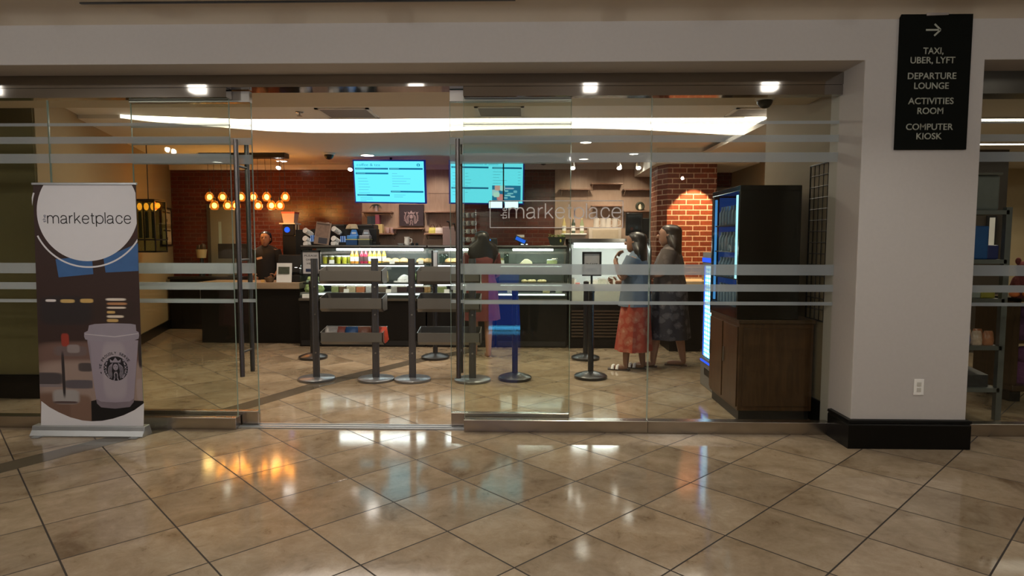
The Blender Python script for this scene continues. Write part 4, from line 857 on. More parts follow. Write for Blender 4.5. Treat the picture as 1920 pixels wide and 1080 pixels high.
def bottle(name, liquid, capm, h=0.20, r=0.032):
    t = bpy.data.objects.new(name, None); COL.objects.link(t); t.empty_display_size = 0.05
    MB().lathe([(r*.9, 0), (r, .01), (r, h*.62), (r*.5, h*.82), (r*.42, h*.92)], n=14).build('bottle_body', liquid, t, w=False, smooth=True)
    MB().lathe([(r*.5, h*.92), (r*.5, h)], n=12).build('bottle_cap', capm, t, w=False)
    MB().lathe([(r*1.02, h*.18), (r*1.02, h*.5)], n=14).build('bottle_label', M_PAPER if capm is not M_BLACKP else mat('dark_label', (0.10, 0.05, 0.05), 0.5), t, w=False)
    return t
M_OJ = mat('orange_juice', (0.80, 0.34, 0.05), 0.15, var=0.1); M_RED = mat('red_juice', (0.42, 0.03, 0.07), 0.15, var=0.2); M_YJ = mat('yellow_juice', (0.85, 0.55, 0.06), 0.15, var=0.1); M_GJ = mat('green_yellow_fruit', (0.55, 0.55, 0.06), 0.3, var=0.5, scale=60)
def X9(u, y=9.3): return at(u, 490, y).x
foods('juice_bottle', 'orange juice bottle on the top shelf of the long pastry case', 'bottle', 'orange bottles in the pastry case', [(X9(661), 9.30, ZA), (X9(669), 9.30, ZA), (X9(665), 9.42, ZA)], lambda: bottle('juice_bottle', M_OJ, mat('orange_cap', (0.8, 0.35, 0.1), 0.4)))
foods('juice_bottle', 'dark red juice bottle on the top shelf of the long pastry case', 'bottle', 'red bottles in the pastry case', [(X9(679), 9.30, ZA), (X9(686.5), 9.30, ZA), (X9(683), 9.42, ZA)], lambda: bottle('juice_bottle', M_RED, M_BLACKP, 0.21))
foods('juice_bottle', 'yellow juice bottle on the top shelf of the long pastry case', 'bottle', 'yellow bottles in the pastry case', [(X9(694.5), 9.30, ZA), (X9(702.5), 9.30, ZA), (X9(711), 9.30, ZA), (X9(719.5), 9.33, ZA), (X9(699), 9.42, ZA), (X9(707), 9.42, ZA)], lambda: bottle('juice_bottle', M_YJ, M_CUPW, 0.21))
def fruit_cup():
    t = bpy.data.objects.new('fruit_cup', None); COL.objects.link(t); t.empty_display_size = 0.05
    MB().lathe([(.030, 0), (.037, .10)], n=14).build('cup_fruit', M_GJ, t, w=False, smooth=True)
    MB().lathe([(.0385, .095), (.040, .107), (.030, .118)], n=14).build('cup_lid', mat('clear_lid', (0.7, 0.7, 0.62), 0.2), t, w=False)
    return t
foods('fruit_cup', 'small lidded cup of yellow fruit on the top shelf of the long pastry case', 'fruit cup', 'fruit cups in the pastry case', [(X9(u), 9.27+0.10*(i % 2), ZA) for i, u in enumerate((583, 591, 611, 617, 623, 629, 636, 641.5, 647, 652))], fruit_cup)
M_BRD = mat('golden_crust', (0.72, 0.46, 0.20), 0.55, var=0.25, scale=25, bump=0.3)
M_TRAY = mat('dark_tray', (0.05, 0.05, 0.045), 0.4)
def loaf(): return solo('bread_roll', M_BRD, lambda b: b.loft([(0, 0, 0, .065, .055), (.018, 0, 0, .075, .064), (.048, 0, 0, .062, .052), (.066, 0, 0, .032, .026), (.070, 0, 0, .008, .006)], 18), True)
foods('bread_roll', 'golden round bread roll on a dark tray in the long pastry case', 'bread', 'bread rolls in the long pastry case', [(X9(u), 9.30, ZA+.014) for u in (727.5, 741.5, 757.5, 790, 803)], loaf)
foods('bread_roll', 'golden scored bread roll on a dark tray in the middle pastry case', 'bread', 'bread rolls in the middle pastry case', [(X9(u), 9.30, ZA+.014) for u in (843, 854, 879.5)], loaf)
tray0 = solo('serving_tray', M_TRAY, lambda b: b.box(-.14, -.12, 0, .14, .12, .013), bev=0.003); k_ = 0
for x, l in ((X9(727), 'long pastry case under the first rolls'), (X9(762), 'long pastry case in the middle'), (X9(797), 'long pastry case at its far end'), (X9(848), 'middle pastry case under the scored rolls'), (X9(880), 'middle pastry case at its far end')):
    o = tray0 if k_ == 0 else tray0.copy()
    if k_: COL.objects.link(o)
    o.location = (x, 9.30, ZA); tag(o, 'dark serving tray in the ' + l, 'tray', 'dark trays in the pastry cases'); k_ += 1
card0 = solo('price_card', M_PAPER, lambda b: b.obox((0, 0, .027), (.075, .002, .055), Matrix.Rotation(math.radians(-15), 3, 'X'))); k_ = 0
for x, z, y, l in ((X9(625), ZA, 9.22, 'before the fruit cups'), (X9(739), ZA, 9.16, 'before the first bread rolls'), (X9(792), ZA, 9.16, 'before the last bread rolls'), (X9(941), ZA, 9.22, 'before the cheese block'), (at(650, 545, 9.05).x, ZD, 9.03, 'on the lower deck among salad boxes'), (at(838, 545, 9.05).x, ZD, 9.03, 'on the lower deck of the middle case'), (at(729, 545, 9.05).x, ZD, 9.03, 'on the lower deck before the dark cakes')):
    o = card0 if k_ == 0 else card0.copy()
    if k_: COL.objects.link(o)
    o.location = (x, y, z); tag(o, 'small white price card in the pastry case ' + l, 'price card', 'price cards in the pastry cases'); k_ += 1
# middle row: wrapped cake, sandwiches; lower deck: boxes
def cbox(name, mt, w, d, h, lidm=None, label=None):
    t = bpy.data.objects.new(name, None); COL.objects.link(t); t.empty_display_size = 0.05
    MB().box(-w/2, -d/2, 0, w/2, d/2, h*.8).build('box_tray', mt, t, w=False, bev=0.004)
    b = MB(); b.rings([[(sx_*w/2*k, sy_*d/2*k, z) for sx_, sy_ in ((-1, -1), (1, -1), (1, 1), (-1, 1))] for k, z in ((1.02, h*.8), (0.88, h))]); b.build('box_lid', lidm or mat('clear_plastic_lid', (0.45, 0.47, 0.45), 0.15), t, w=False)
    return t
def put(o, loc, label, cat, group=None, rz=0.0):
    o.location = loc; o.rotation_euler = (0, 0, rz); return tag(o, label, cat, group)
LD = [(632, (0.30, 0.36, 0.16), .12, 'pale green salad'), (643, (0.16, 0.09, 0.05), .09, 'brown wrap'), (661, (0.55, 0.50, 0.34), .13, 'cream pasta salad'), (678, (0.55, 0.20, 0.10), .12, 'red and cream fruit'), (698, (0.50, 0.52, 0.55), .15, 'white rice'), (719, (0.14, 0.11, 0.09), .12, 'dark grain salad'), (741, (0.42, 0.42, 0.42), .09, 'grey noodle'), (755, (0.05, 0.028, 0.028), .14, 'dark chocolate cake'), (785, (0.045, 0.02, 0.022), .20, 'wide dark cake'), (801, (0.40, 0.24, 0.10), .10, 'golden nut mix'), (828, (0.22, 0.26, 0.10), .14, 'green leaf salad'), (858, (0.5, 0.5, 0.45), .12, 'pale dessert'), (876, (0.4, 0.42, 0.42), .10, 'silver foil')]
for u, c, w_, l in LD:
    put(cbox('food_box', mat('food_' + l.replace(' ', '_'), c, 0.35, var=0.5, scale=50), w_, .16, .105), (at(u, 545, 9.16).x, 9.16, ZD), 'clear lidded box of %s on the lower deck of a pastry case' % l, 'food box', 'lidded food boxes on the lower decks')
ck = thing('wrapped_cake', 'white tissue wrapped cake on the middle shelf of the long pastry case', 'cake', (at(757, 515, 9.3).x, 9.3, ZB))
MB().lathe([(.15, 0), (.15, .012), (.02, .014)], tuple(ck.location)).build('cake_board', M_PAPER, ck)
MB().loft([(.014, 0, 0, .10, .09), (.05, 0, 0, .09, .085), (.09, .01, 0, .055, .05), (.11, .01, 0, .015, .015)], 20, lambda i, a: .10*math.sin(5*a+i)).build('cake_wrap', mat('bright_tissue', (0.85, 0.86, 0.88), 0.7), ck, w=False)
put(solo('sandwich_wedge', mat('sandwich_bread', (0.62, 0.50, 0.30), 0.7), lambda b: b.prism([(-.06, 0), (.06, 0), (.05, .10)], -.03, .03)), (at(720, 503, 9.3).x, 9.3, ZB+0.06), 'triangular sandwich wedge on the middle shelf of the long pastry case', 'sandwich')
tag(MB().box(at(718, 509, 9.3).x-.07, 9.2, ZB, at(718, 509, 9.3).x+.07, 9.38, ZB+.06).build('bread_block', mat('sandwich_crate', (0.5, 0.42, 0.28), 0.6), None, bev=0.006), 'tan block of sandwich packs under the sandwich wedge', 'sandwich pack')
put(solo('green_melon', mat('green_melon_rind', (0.20, 0.27, 0.12), 0.5, var=0.4), lambda b: b.ell((0, 0, .07), (.08, .07, .07), 16, 10), True), (at(775, 508, 9.3).x, 9.35, ZB), 'green melon on the middle shelf of the long pastry case', 'fruit')
tag(MB().box(at(645, 515, 9.2).x-.06, 9.14, ZB, at(645, 515, 9.2).x+.06, 9.24, ZB+.03).build('flat_snack_pack', mat('white_wrap', (0.7, 0.68, 0.62), 0.4), None, bev=0.008), 'flat white snack pack on the middle shelf of the long pastry case', 'snack pack')
# left end of the long case: bagged greens, white box
def leaf_bag():
    t = bpy.data.objects.new('bagged_salad', None); COL.objects.link(t); t.empty_display_size = 0.05
    MB().loft([(0, 0, 0, .06, .04), (.04, 0, 0, .075, .055), (.09, 0, 0, .065, .045), (.12, 0, 0, .05, .012)], 18, lambda i, a: .12*math.sin(4*a+2*i)).build('salad_leaves', mat('salad_leaf_green', (0.30, 0.40, 0.16), 0.5, var=0.7, scale=60), t, w=False)
    return t
foods('bagged_salad', 'bag of green salad leaves in the near end of the long pastry case', 'salad', 'bags of salad in the pastry case', [(-3.17, 9.12, ZD), (-3.04, 9.14, ZD), (-3.17, 9.2, ZD+.10), (-3.05, 9.22, ZD+.10)], leaf_bag)
tag(MB().box(-3.24, 8.992, ZG+.031, -3.05, 9.006, ZD-.02).build('white_carton', M_CUPW, None, bev=0.004), 'white carton at the bottom corner of the long pastry case', 'carton')
tag(MB().box(-3.22, 9.12, ZB, -3.0, 9.2, ZB+.03).build('mint_tray', mat('mint_tray_green', (0.35, 0.48, 0.42), 0.3), None, bev=0.004), 'mint coloured tray at the near end of the long pastry case', 'tray')
# cheese case
CH = mat('yellow_cheese', (0.68, 0.56, 0.22), 0.5, var=0.1)
put(solo('cheese_block', CH, lambda b: b.box(-.07, -.06, 0, .07, .06, .085), bev=0.006), (X9(934.5), 9.34, ZA), 'square yellow cheese block on the top shelf of the end case', 'cheese')
put(solo('cheese_wedge', mat('white_cheese', (0.80, 0.74, 0.56), 0.5, var=0.05), lambda b: b.prism([(-.10, 0), (.10, 0), (.09, .035), (.03, .072), (-.02, .07)], -.05, .05), bev=0.006), (X9(986), 9.30, ZA), 'white cheese wedge in the middle of the end case top shelf', 'cheese')
put(cbox('cheese_box', mat('green_cheese_pack', (0.45, 0.50, 0.24), 0.4, var=0.3), .15, .12, .07), (X9(1035), 9.32, ZA), 'pale green cheese pack at the far end of the end case top shelf', 'cheese')
foods('pastry_bun', 'pale bun on the middle shelf of the end pastry case', 'pastry', 'pale buns in the end pastry case', [(at(u, 531, 9.2).x, 9.2, ZB) for u in (983, 994, 1000, 1013, 1019)], lambda: solo('pastry_bun', mat('pale_bun', (0.75, 0.62, 0.36), 0.55), lambda b: b.ell((0, 0, .022), (.045, .04, .028), 14, 8), True))
foods('glass_jar', 'empty glass jar standing at the dim side of a pastry case', 'jar', 'glass jars in the pastry cases', [(X9(u), 9.45, ZA) for u in (919, 949, 826, 834)], lambda: solo('glass_jar', glass('jar_glass', (0.75, 0.80, 0.76), 1.0), lambda b: b.lathe([(.035, 0), (.037, .01), (.037, .15), (.028, .17), (.026, .17), (.034, .148), (.034, .012)], n=14), True))
for u, c, l in ((957, (0.75, 0.76, 0.70), 'white foil pouch'), (1024, (0.66, 0.60, 0.36), 'creased yellow pouch'), (1048, (0.5, 0.55, 0.50), 'silver green pouch')):
    put(solo('snack_pouch', mat('pouch_' + l.replace(' ', '_'), c, 0.3, var=0.4, scale=40), lambda b: b.loft([(0, 0, 0, .05, .03), (.03, 0, 0, .052, .035), (.07, .005, 0, .045, .02), (.09, 0, 0, .04, .004)], 14, lambda i, a: .1*math.sin(3*a+i))), (at(u, 555, 9.1).x, 9.1, ZD), l + ' on the lower deck of the end pastry case', 'snack')

# ================================================================== open wall case
wc = thing('open_chill_case', 'open chilled case with glowing white inside and black grille front', 'chilled case', (1.17, 9.35, 0))
MB().box(0.575, 8.95, 0.0, 1.745, 9.80, 0.66).build('case_base', M_DARK, wc, bev=0.004)
gb = MB()
for i in range(9): gb.box(0.62, 8.935, 0.16+0.045*i, 1.70, 8.95, 0.185+0.045*i)
gb.build('air_grille', mat('bronze_grille', (0.075, 0.055, 0.04), 0.35, 0.5), wc)
MB().box(0.60, 9.70, 0.66, 1.72, 9.78, 1.47).build('rear_panel', mat('white_liner', (0.75, 0.76, 0.74), 0.35, var=0.04), wc)
MB().box(0.60, 9.0, 0.66, 1.72, 9.72, 0.885).build('inner_deck', mat('white_deck', (0.62, 0.62, 0.60), 0.35), wc)
for x in (0.575, 1.70): MB().prof_x([(8.97, 0.66), (9.80, 0.66), (9.80, 1.55), (9.12, 1.55), (9.02, 1.40)], x, x+0.045).build('end_panel', M_CFR, wc, bev=0.006)
MB().prof_x([(9.12, 1.47), (9.80, 1.47), (9.80, 1.555), (9.16, 1.555), (9.06, 1.50)], 0.575, 1.745).build('top_canopy', M_CFR, wc, bev=0.006)
MB().box(0.66, 9.10, 1.425, 1.66, 9.16, 1.465).build('tube_light', M_TUBE, wc)
MB().box(0.60, 8.975, 0.66, 1.72, 8.99, 0.86).build('front_lip', M_CGLASS, wc)
PK = [(1072, (0.62, 0.60, 0.52), .10, .11, 'cream pack'), (1079, (0.60, 0.22, 0.20), .12, .05, 'pink lidded tub'), (1103, (0.72, 0.74, 0.66), .10, .07, 'pale salad tub'), (1116, (0.74, 0.76, 0.70), .11, .09, 'white wrapped sandwich'), (1127, (0.60, 0.66, 0.58), .10, .11, 'sage wrapped sandwich'), (1138, (0.70, 0.70, 0.66), .12, .10, 'grey white wrapped roll'), (1148, (0.66, 0.70, 0.66), .10, .13, 'tall folded paper bag'), (1157, (0.75, 0.74, 0.70), .09, .08, 'white yogurt pack')]
for i, (u, c, w_, h_, l) in enumerate(PK):
    put(cbox('chilled_pack', mat('chill_' + l.replace(' ', '_'), c, 0.4, var=0.35, scale=35), w_, .12, h_), (at(u, 540, 9.16).x, 9.12+.05*(i % 2), 0.886), l + ' on the deck of the open chilled case', 'chilled food', 'packs in the open chilled case', (i % 3-1)*.3)
mb_ = thing('menu_tablet', 'black upright menu tablet standing on the open chilled case', 'tablet', (1.51, 9.4, 1.555))
MB().box(1.43, 9.38, 1.60, 1.68, 9.41, 1.93).build('tablet_body', M_BLACKP, mb_, bev=0.008)
MB().box(1.455, 9.376, 1.64, 1.655, 9.381, 1.90).build('tablet_glass', blob_mat('dim_menu_picture', (0.012, 0.013, 0.016), [(0, 0, 0.0001, 0.0001, (0, 0, 0)), (-0.035+.045, 1.70-1.555, .02, .02, (0.05, 0.012, 0.008)), (.08, 1.72-1.555, .02, .02, (0.02, 0.03, 0.04))], rough=0.2), mb_)
MB().lathe([(0.09, 0), (0.09, .012), (.02, .03), (.015, .06)], (1.555, 9.42, 1.555)).build('tablet_stand', M_BLACKP, mb_)
bx = tag(MB().box(1.66, 9.5, 1.556, 1.80, 9.7, 1.86).build('speaker_box', M_BLACK, None, bev=0.01), 'black box behind the upright menu tablet', 'box')

# ================================================================== on top of the pastry cases
def cup_stack(label, u, v, Y, L, up):
    """paper cups nested in a leaning stack, open end towards the room"""
    p = at(u, v, Y); t = thing('paper_cup_stack', label, 'cups', p, group='stacks of white paper cups on the long pastry case')
    d = Vector((0.25, 0.9, -0.35 if up else -0.15)).normalized(); b = MB()
    for i in range(5):
        q = p + d*(i*L/5); b.cyl(q, q+d*(L/5*1.3), 0.040, 0.031, 18)
    b.build('nested_cups', M_CUPW, t, smooth=True)
    MB().cyl(p-d*0.004, p+d*0.001, 0.042, 0.042, 18).build('rim', M_PAPER, t, smooth=True)
riser = thing('cup_riser', 'black stepped cup riser on top of the long pastry case', 'cup holder', (-2.95, 9.5, 1.455))
MB().box(-3.36, 9.46, 1.456, -2.28, 9.78, 1.50).box(-3.30, 9.60, 1.50, -2.30, 9.78, 1.70).build('riser_body', M_BLACK, riser, bev=0.004)
for u, z in ((586, 1.555), (642, 1.545)): 
    x = at(u, 452, 9.45).x; MB().box(x-0.03, 9.452, z-0.045, x+0.045, 9.459, z+0.045).build('blue_label_card', blob_mat('label_print_%d' % u, (0.35, 0.55, 0.95), [(x-0.01+2.95, z-1.455, .008, .05, (0.02, .03, .1)), (x+.02+2.95, z-1.455, .008, .05, (0.02, .03, .1))], emit=0.55), riser)
for u, v, l, up in ((572.5, 432, 'topmost at the case end by the grinder', 1), (572, 447, 'middle one at the case end by the grinder', 1), (573, 457, 'lowest at the case end by the grinder', 0), (626, 429, 'topmost beside the framed menu', 1), (625.5, 447, 'middle one beside the framed menu', 1), (625, 456, 'lowest beside the framed menu', 0)):
    cup_stack('white paper cup stack, ' + l, u, v, 9.38, 0.17, up)
fm = thing('framed_menu', 'leaning bronze framed menu with a dark picture on the long pastry case', 'menu', (-3.02, 9.30, 1.455))
R_ = Matrix.Rotation(math.radians(-6), 3, 'X') @ Matrix.Rotation(math.radians(7), 3, 'Y')
c = (-3.025, 9.30, 1.625)
MB().obox(c, (0.225, 0.02, 0.33), R_).build('menu_frame', mat('bronze_frame', (0.28, 0.20, 0.16), 0.4, 0.3), fm, bev=0.005)
def onp(dx, dz, sx_, sz_, dy=-0.012): return (Vector(c)+R_ @ Vector((dx, dy, dz)), (sx_, 0.004, sz_), R_)
MB().obox(*onp(0, 0.05, .185, .20)).build('menu_picture', mat('sepia_print', (0.20, 0.13, 0.10), 0.5, var=0.6, scale=16), fm)
MB().obox(*onp(0.02, -0.105, .13, .085)).build('menu_panel', mat('slate_print', (0.035, 0.035, 0.05), 0.5), fm)
MB().obox(*onp(0, 0.137, .19, .02, -0.014)).build('menu_heading', mat('dark_brown_print', (0.08, 0.05, 0.04), 0.5), fm)
for x, l in ((-3.060, 'first'), (-2.995, 'second')):
    tag(MB().lathe([(0.027, 0), (0.034, 0.085), (0.031, 0.088)], (x, 9.42, 1.70), 16).build('white_cup', M_CUPW, None, smooth=True), 'upside white paper cup peeking over the framed menu, %s of the pair' % l, 'cup', 'pair of cups over the framed menu')
for ob in [o for o in COL.objects if o.name.startswith('white_cup')]: ob['label'] = 'white paper cup peeking over the top of the framed menu'
def snack_display(label, u0, u1, body, top, stripe):
    a, b_ = at(u0, 455, 9.32), at(u1, 455, 9.32); x0, x1 = a.x, b_.x
    t = thing('snack_display_box', label, 'snack box', ((x0+x1)/2, 9.35, 1.456))
    MB().box(x0, 9.28, 1.456, x1, 9.45, 1.535).build('tray_box', body, t, bev=0.004)
    MB().box(x0-.003, 9.277, 1.535, x1+.003, 9.45, 1.545).build('box_stripe', stripe, t)
    MB().box(x0+.005, 9.30, 1.545, x1-.005, 9.45, 1.600).build('bag_row', top, t, bev=0.012)
    MB().prism([(x0+.02, 1.60), (x1-.02, 1.60), (x1-.05, 1.685), (x0+.05, 1.685)], 9.42, 9.44).build('header_card', top, t)
    MB().box(x0+.05, 9.415, 1.62, x1-.05, 9.419, 1.65).build('header_print', mat('pale_print_'+body.name, tuple(min(1, x*1.8+.05) for x in top.node_tree.nodes['Principled BSDF'].inputs[0].default_value[:3]) if False else (0.45, 0.55, 0.65), 0.5), t)
snack_display('blue snack display box on the long pastry case', 650, 671, mat('deep_blue_card', (0.01, 0.05, 0.16), 0.4), mat('sky_blue_card', (0.05, 0.22, 0.62), 0.35), mat('yellow_stripe', (0.55, 0.55, 0.25), 0.5))
snack_display('grey snack display box beside the blue one on the long pastry case', 673, 694, mat('charcoal_card', (0.05, 0.06, 0.06), 0.4), mat('silver_card', (0.25, 0.25, 0.28), 0.35), mat('yellow_stripe', (0.55, 0.55, 0.25), 0.5))
put(solo('tissue_bundle', mat('cream_tissue', (0.62, 0.52, 0.36), 0.8), lambda b: b.loft([(0, 0, 0, .085, .05), (.04, 0, 0, .075, .05), (.07, .01, 0, .05, .03)], 16, lambda i, a: .15*math.sin(4*a+i))), (at(660, 430, 9.52).x, 9.52, 1.701), 'crumpled cream paper bundle behind the blue snack display box', 'paper')
es = thing('espresso_machine', 'black espresso machine on the back counter behind the framed menu', 'espresso machine', (-3.20, 10.5, 0.95))
MB().box(-3.42, 10.32, 0.95, -2.99, 10.72, 1.40).box(-3.40, 10.36, 1.40, -3.00, 10.72, 1.79).build('machine_body', M_BLACK, es, bev=0.015)
MB().box(-3.38, 10.345, 1.77, -3.02, 10.36, 1.785).build('machine_trim', M_GUN, es)
e2 = copy_tree(es); e2.location = (-2.73, 10.5, 0.95); e2['label'] = 'black espresso machine on the back counter behind the blue snack display box'
for o in (es, e2): o['group'] = 'espresso machines'
for i, (z, l) in enumerate(((1.665, 'upper'), (1.60, 'middle'), (1.53, 'lower'))):
    tag(MB().box(-3.57, 9.72, z-.012, -3.46+.03*(i == 0), 9.84, z).build('glass_plate_rack', mat('pale_rack_edge', (0.7, 0.68, 0.64), 0.3), None, bev=0.002), '%s pale edged shelf plate of the rack at the case end' % l, 'rack plate')
tag(MB().box(-3.58, 9.70, 0.905, -3.37, 9.84, 1.69).build('plate_rack_body', M_BLACK, None, bev=0.004), 'black rack body standing at the near end of the long pastry case', 'rack')
put(solo('white_pitcher', M_CUPW, lambda b: b.lathe([(.035, 0), (.04, .03), (.036, .10), (.042, .125), (.036, .125)]).tube([(.038, 0, .10), (.075, 0, .09), (.07, 0, .04), (.04, 0, .03)], .006), True), (at(763, 458, 9.35).x, 9.35, 1.456), 'small white pitcher on top of the long pastry case', 'pitcher')
put(solo('white_bowl', M_CUPW, lambda b: b.lathe([(.03, 0), (.055, .03), (.05, .03), (.025, .006)]), True), (at(756, 460, 9.3).x-.03, 9.28, 1.456), 'small white bowl beside the pitcher on the long pastry case', 'bowl')
for u, l in ((773.5, 'nearer the pitcher'), (781.5, 'further from the pitcher')): put(solo('black_knob_bottle', M_BLACKP, lambda b: b.lathe([(.022, 0), (.024, .02), (.012, .034)], n=12), True), (at(u, 460, 9.3).x, 9.3, 1.456), 'tiny black lidded pot on the long pastry case, ' + l, 'pot', 'tiny black pots')
ct = thing('card_reader', 'black card reader with a small blue screen on the middle pastry case', 'card reader', (at(921, 455, 9.35).x, 9.35, 1.456))
x = ct.location.x
MB().box(x-.07, 9.31, 1.456, x+.09, 9.42, 1.56).build('reader_body', M_BLACKP, ct, bev=0.01)
MB().box(x-.045, 9.306, 1.50, x-.005, 9.311, 1.545).build('reader_screen', emis('reader_blue', (0.05, 0.25, 0.9), 1.5), ct)
tb = thing('slanted_tablet', 'slanted tablet with glowing blue screen on the end pastry case', 'tablet', (at(976, 455, 9.35).x, 9.35, 1.456)); x = tb.location.x
R_ = Matrix.Rotation(math.radians(25), 3, 'Y')
MB().obox((x, 9.35, 1.535), (0.20, 0.04, 0.08), R_).build('tablet_body', M_BLACKP, tb, bev=0.006)
MB().obox((x, 9.328, 1.535), (0.15, 0.004, 0.05), R_).build('tablet_screen', emis('tablet_blue', (0.02, 0.12, 0.75), 1.4), tb)
MB().cyl((x, 9.36, 1.456), (x, 9.36, 1.51), 0.025).build('tablet_stand', M_BLACKP, tb)
MB().obox((x+.055, 9.335, 1.472), (0.10, 0.004, 0.014)).build('light_bar', emis('white_bar_glow', (0.9, 0.95, 1.0), 1.6), tb)
tag(MB().box(at(969, 445, 9.4).x, 9.40, 1.575, at(983, 445, 9.4).x, 9.43, 1.612).box(at(975, 445, 9.4).x, 9.41, 1.456, at(977, 445, 9.4).x, 9.42, 1.576).build('white_flag_card', M_PAPER, None), 'small white card on a pin above the slanted tablet', 'card')
pt = thing('herb_planter', 'dark planter box of green leafy herbs on the end pastry case', 'planter', (0.42, 9.35, 1.456))
MB().rings([[(0.42+sx_*a, 9.36+sy_*.06, z) for sx_, sy_ in ((-1, -1), (1, -1), (1, 1), (-1, 1))] for a, z in ((.09, 1.456), (.13, 1.58))]).build('planter_box', mat('dark_green_planter', (0.02, 0.025, 0.018), 0.3), pt)
b = MB(); Rr = random.Random(4)
for i in range(46):
    q = Vector((0.42+Rr.uniform(-.13, .13), 9.36+Rr.uniform(-.06, .06), 1.585+Rr.uniform(-.005, .03))); b.ell(q, (Rr.uniform(.008, .018), Rr.uniform(.008, .016), .005), 6, 4, Matrix.Rotation(Rr.uniform(-.9, .9), 3, 'Y') @ Matrix.Rotation(Rr.uniform(-.9, .9), 3, 'X'))
b.build('herb_leaves', mat('herb_green', (0.25, 0.32, 0.09), 0.5, var=0.6, scale=40), pt)
MB().ell((0.475, 9.296, 1.525), (.012, .004, .025), 8, 6).build('yellow_tag', mat('yellow_tag', (0.6, 0.55, 0.1), 0.5), pt)

# ================================================================== shelves on the pale panelled wall
M_SHB = wood_mat('shelf_board_wood', (0.22, 0.12, 0.08), (0.30, 0.17, 0.12), 0.4)
SHY = 11.10
def wshelf(label, u0, u1, v):
    a, b_ = at(u0, v, SHY), at(u1, v, SHY)
    t = thing('wall_shelf', label, 'shelf', ((a.x+b_.x)/2, 11.18, a.z), group='slim shelves on the pale panelled wall')
    MB().box(a.x, 11.03, a.z-0.022, b_.x, 11.262, a.z).build('shelf_board', M_SHB, t, bev=0.002)
    for x in (a.x+.03, b_.x-.03): MB().cyl((x, 11.06, a.z-.022), (x, 11.25, a.z-.10), 0.006).ell((x, 11.05, a.z-.012), (.014, .014, .014), 8, 6).build('shelf_bracket', mat('bright_bracket', (0.75, 0.68, 0.62), 0.25, 0.6), t)
    return a, b_
wshelf('slim wooden shelf under the first menu screen with the plant', 680, 735, 396.5)
wshelf('slim wooden shelf under the stacked coffee boxes', 692, 740, 437.5)
wshelf('slim wooden shelf under the dark emblem plaque', 738, 795, 427.5)
wshelf('slim wooden shelf right of the dark emblem plaque, empty', 796, 853, 396.5)
wshelf('slim wooden shelf holding the pastry bags right of the plaque', 796, 831, 437.5)
wshelf('slim empty wooden shelf past the logo pane seam', 1050, 1107, 354)
wshelf('topmost slim empty wooden shelf on the far panels', 1108, 1168, 343.5)
wshelf('slim empty wooden shelf next to the brick column', 1169, 1229, 354.5)
wshelf('slim wooden shelf above the white pitchers', 1109, 1168, 385)
wshelf('slim wooden shelf under the dark round ornament', 1169, 1230, 395)
pq = thing('emblem_plaque', 'square dark plaque with pale crowned figure emblem on the panelled wall', 'wall plaque', (-2.08, 11.2, 1.78))
a, b_ = at(748.5, 424, 11.15), at(794, 383, 11.15)
MB().box(a.x, 11.15, a.z, b_.x, 11.24, b_.z).build('plaque_board', mat('dark_violet_board', (0.035, 0.022, 0.03), 0.45, var=0.2), pq, bev=0.004)
p = at(771, 408, 11.14)
emblem('plaque_emblem', pq, p.x, p.z, 0.135, 11.147, mat('dark_violet_board', (0.035, 0.022, 0.03)), mat('pale_emblem', (0.34, 0.25, 0.27), 0.5), disc=False)
pp = thing('shelf_plant', 'potted plant with drooping dark leaves on the shelf under the first screen', 'plant', (*at(705, 396, 11.12).xy, at(705, 396.5, SHY).z)); px, pz = pp.location.x, pp.location.z
MB().lathe([(.035, 0), (.055, .10), (.048, .10), (.04, .085)], (px, 11.12, pz), 16).build('plant_pot', mat('pale_pot', (0.5, 0.42, 0.46), 0.5), pp, smooth=True)
b = MB(); Rr = random.Random(9)
for i in range(18):
    a_ = 2*PI*i/18+Rr.uniform(-.2, .2); L = Rr.uniform(.10, .19); w_ = .022; d = Vector((math.cos(a_), math.sin(a_)*.7, 0)); n_ = Vector((-d.y, d.x, 0)); o_ = Vector((px, 11.12, pz+.10)); pr = []
    for k in range(5):
        s_ = k/4; c_ = o_ + d*L*s_ + Vector((0, 0, .10*s_-.16*s_*s_+Rr.uniform(0, .015))); ww = w_*math.sin(PI*min(.97, s_+.12)); pr += [c_-n_*ww, c_+n_*ww]
    b.add(pr, [(2*k, 2*k+1, 2*k+3, 2*k+2) for k in range(4)])
b.build('plant_leaves', mat('dark_blue_green_leaf', (0.02, 0.05, 0.045), 0.4, var=0.5), pp)
def shelfbox(label, u0, v0, u1, v1, c, Y=11.06):
    a, b_ = at(u0, v1, Y), at(u1, v0, Y); zz = a.z
    o = MB().box(a.x, Y, a.z, b_.x, Y+.14, b_.z).build('coffee_box', mat('box_'+label.split(' box')[0].replace(' ', '_'), c, 0.5, var=0.12), None, bev=0.002)
    return tag(o, label, 'box', 'coffee boxes on the shelf')
zs_ = 437.3
shelfbox('golden coffee box, first on the lower shelf row', 688.5, 420.4, 695.5, zs_, (0.62, 0.40, 0.18)); shelfbox('slate blue coffee box between the golden and yellow boxes', 695.8, 420.4, 702.6, zs_, (0.16, 0.20, 0.26)); shelfbox('yellow coffee box, last on the lower shelf row', 702.9, 420.4, 716.5, zs_, (0.62, 0.50, 0.24))
shelfbox('dark teal coffee box stacked on the golden box', 688.5, 405.5, 695.0, 420.2, (0.03, 0.05, 0.07)); shelfbox('black teal coffee box stacked on the slate box', 695.2, 405.5, 703.2, 420.2, (0.02, 0.035, 0.05)); shelfbox('plum red coffee box stacked on the yellow box', 703.6, 402.5, 710.5, 420.2, (0.28, 0.07, 0.11))
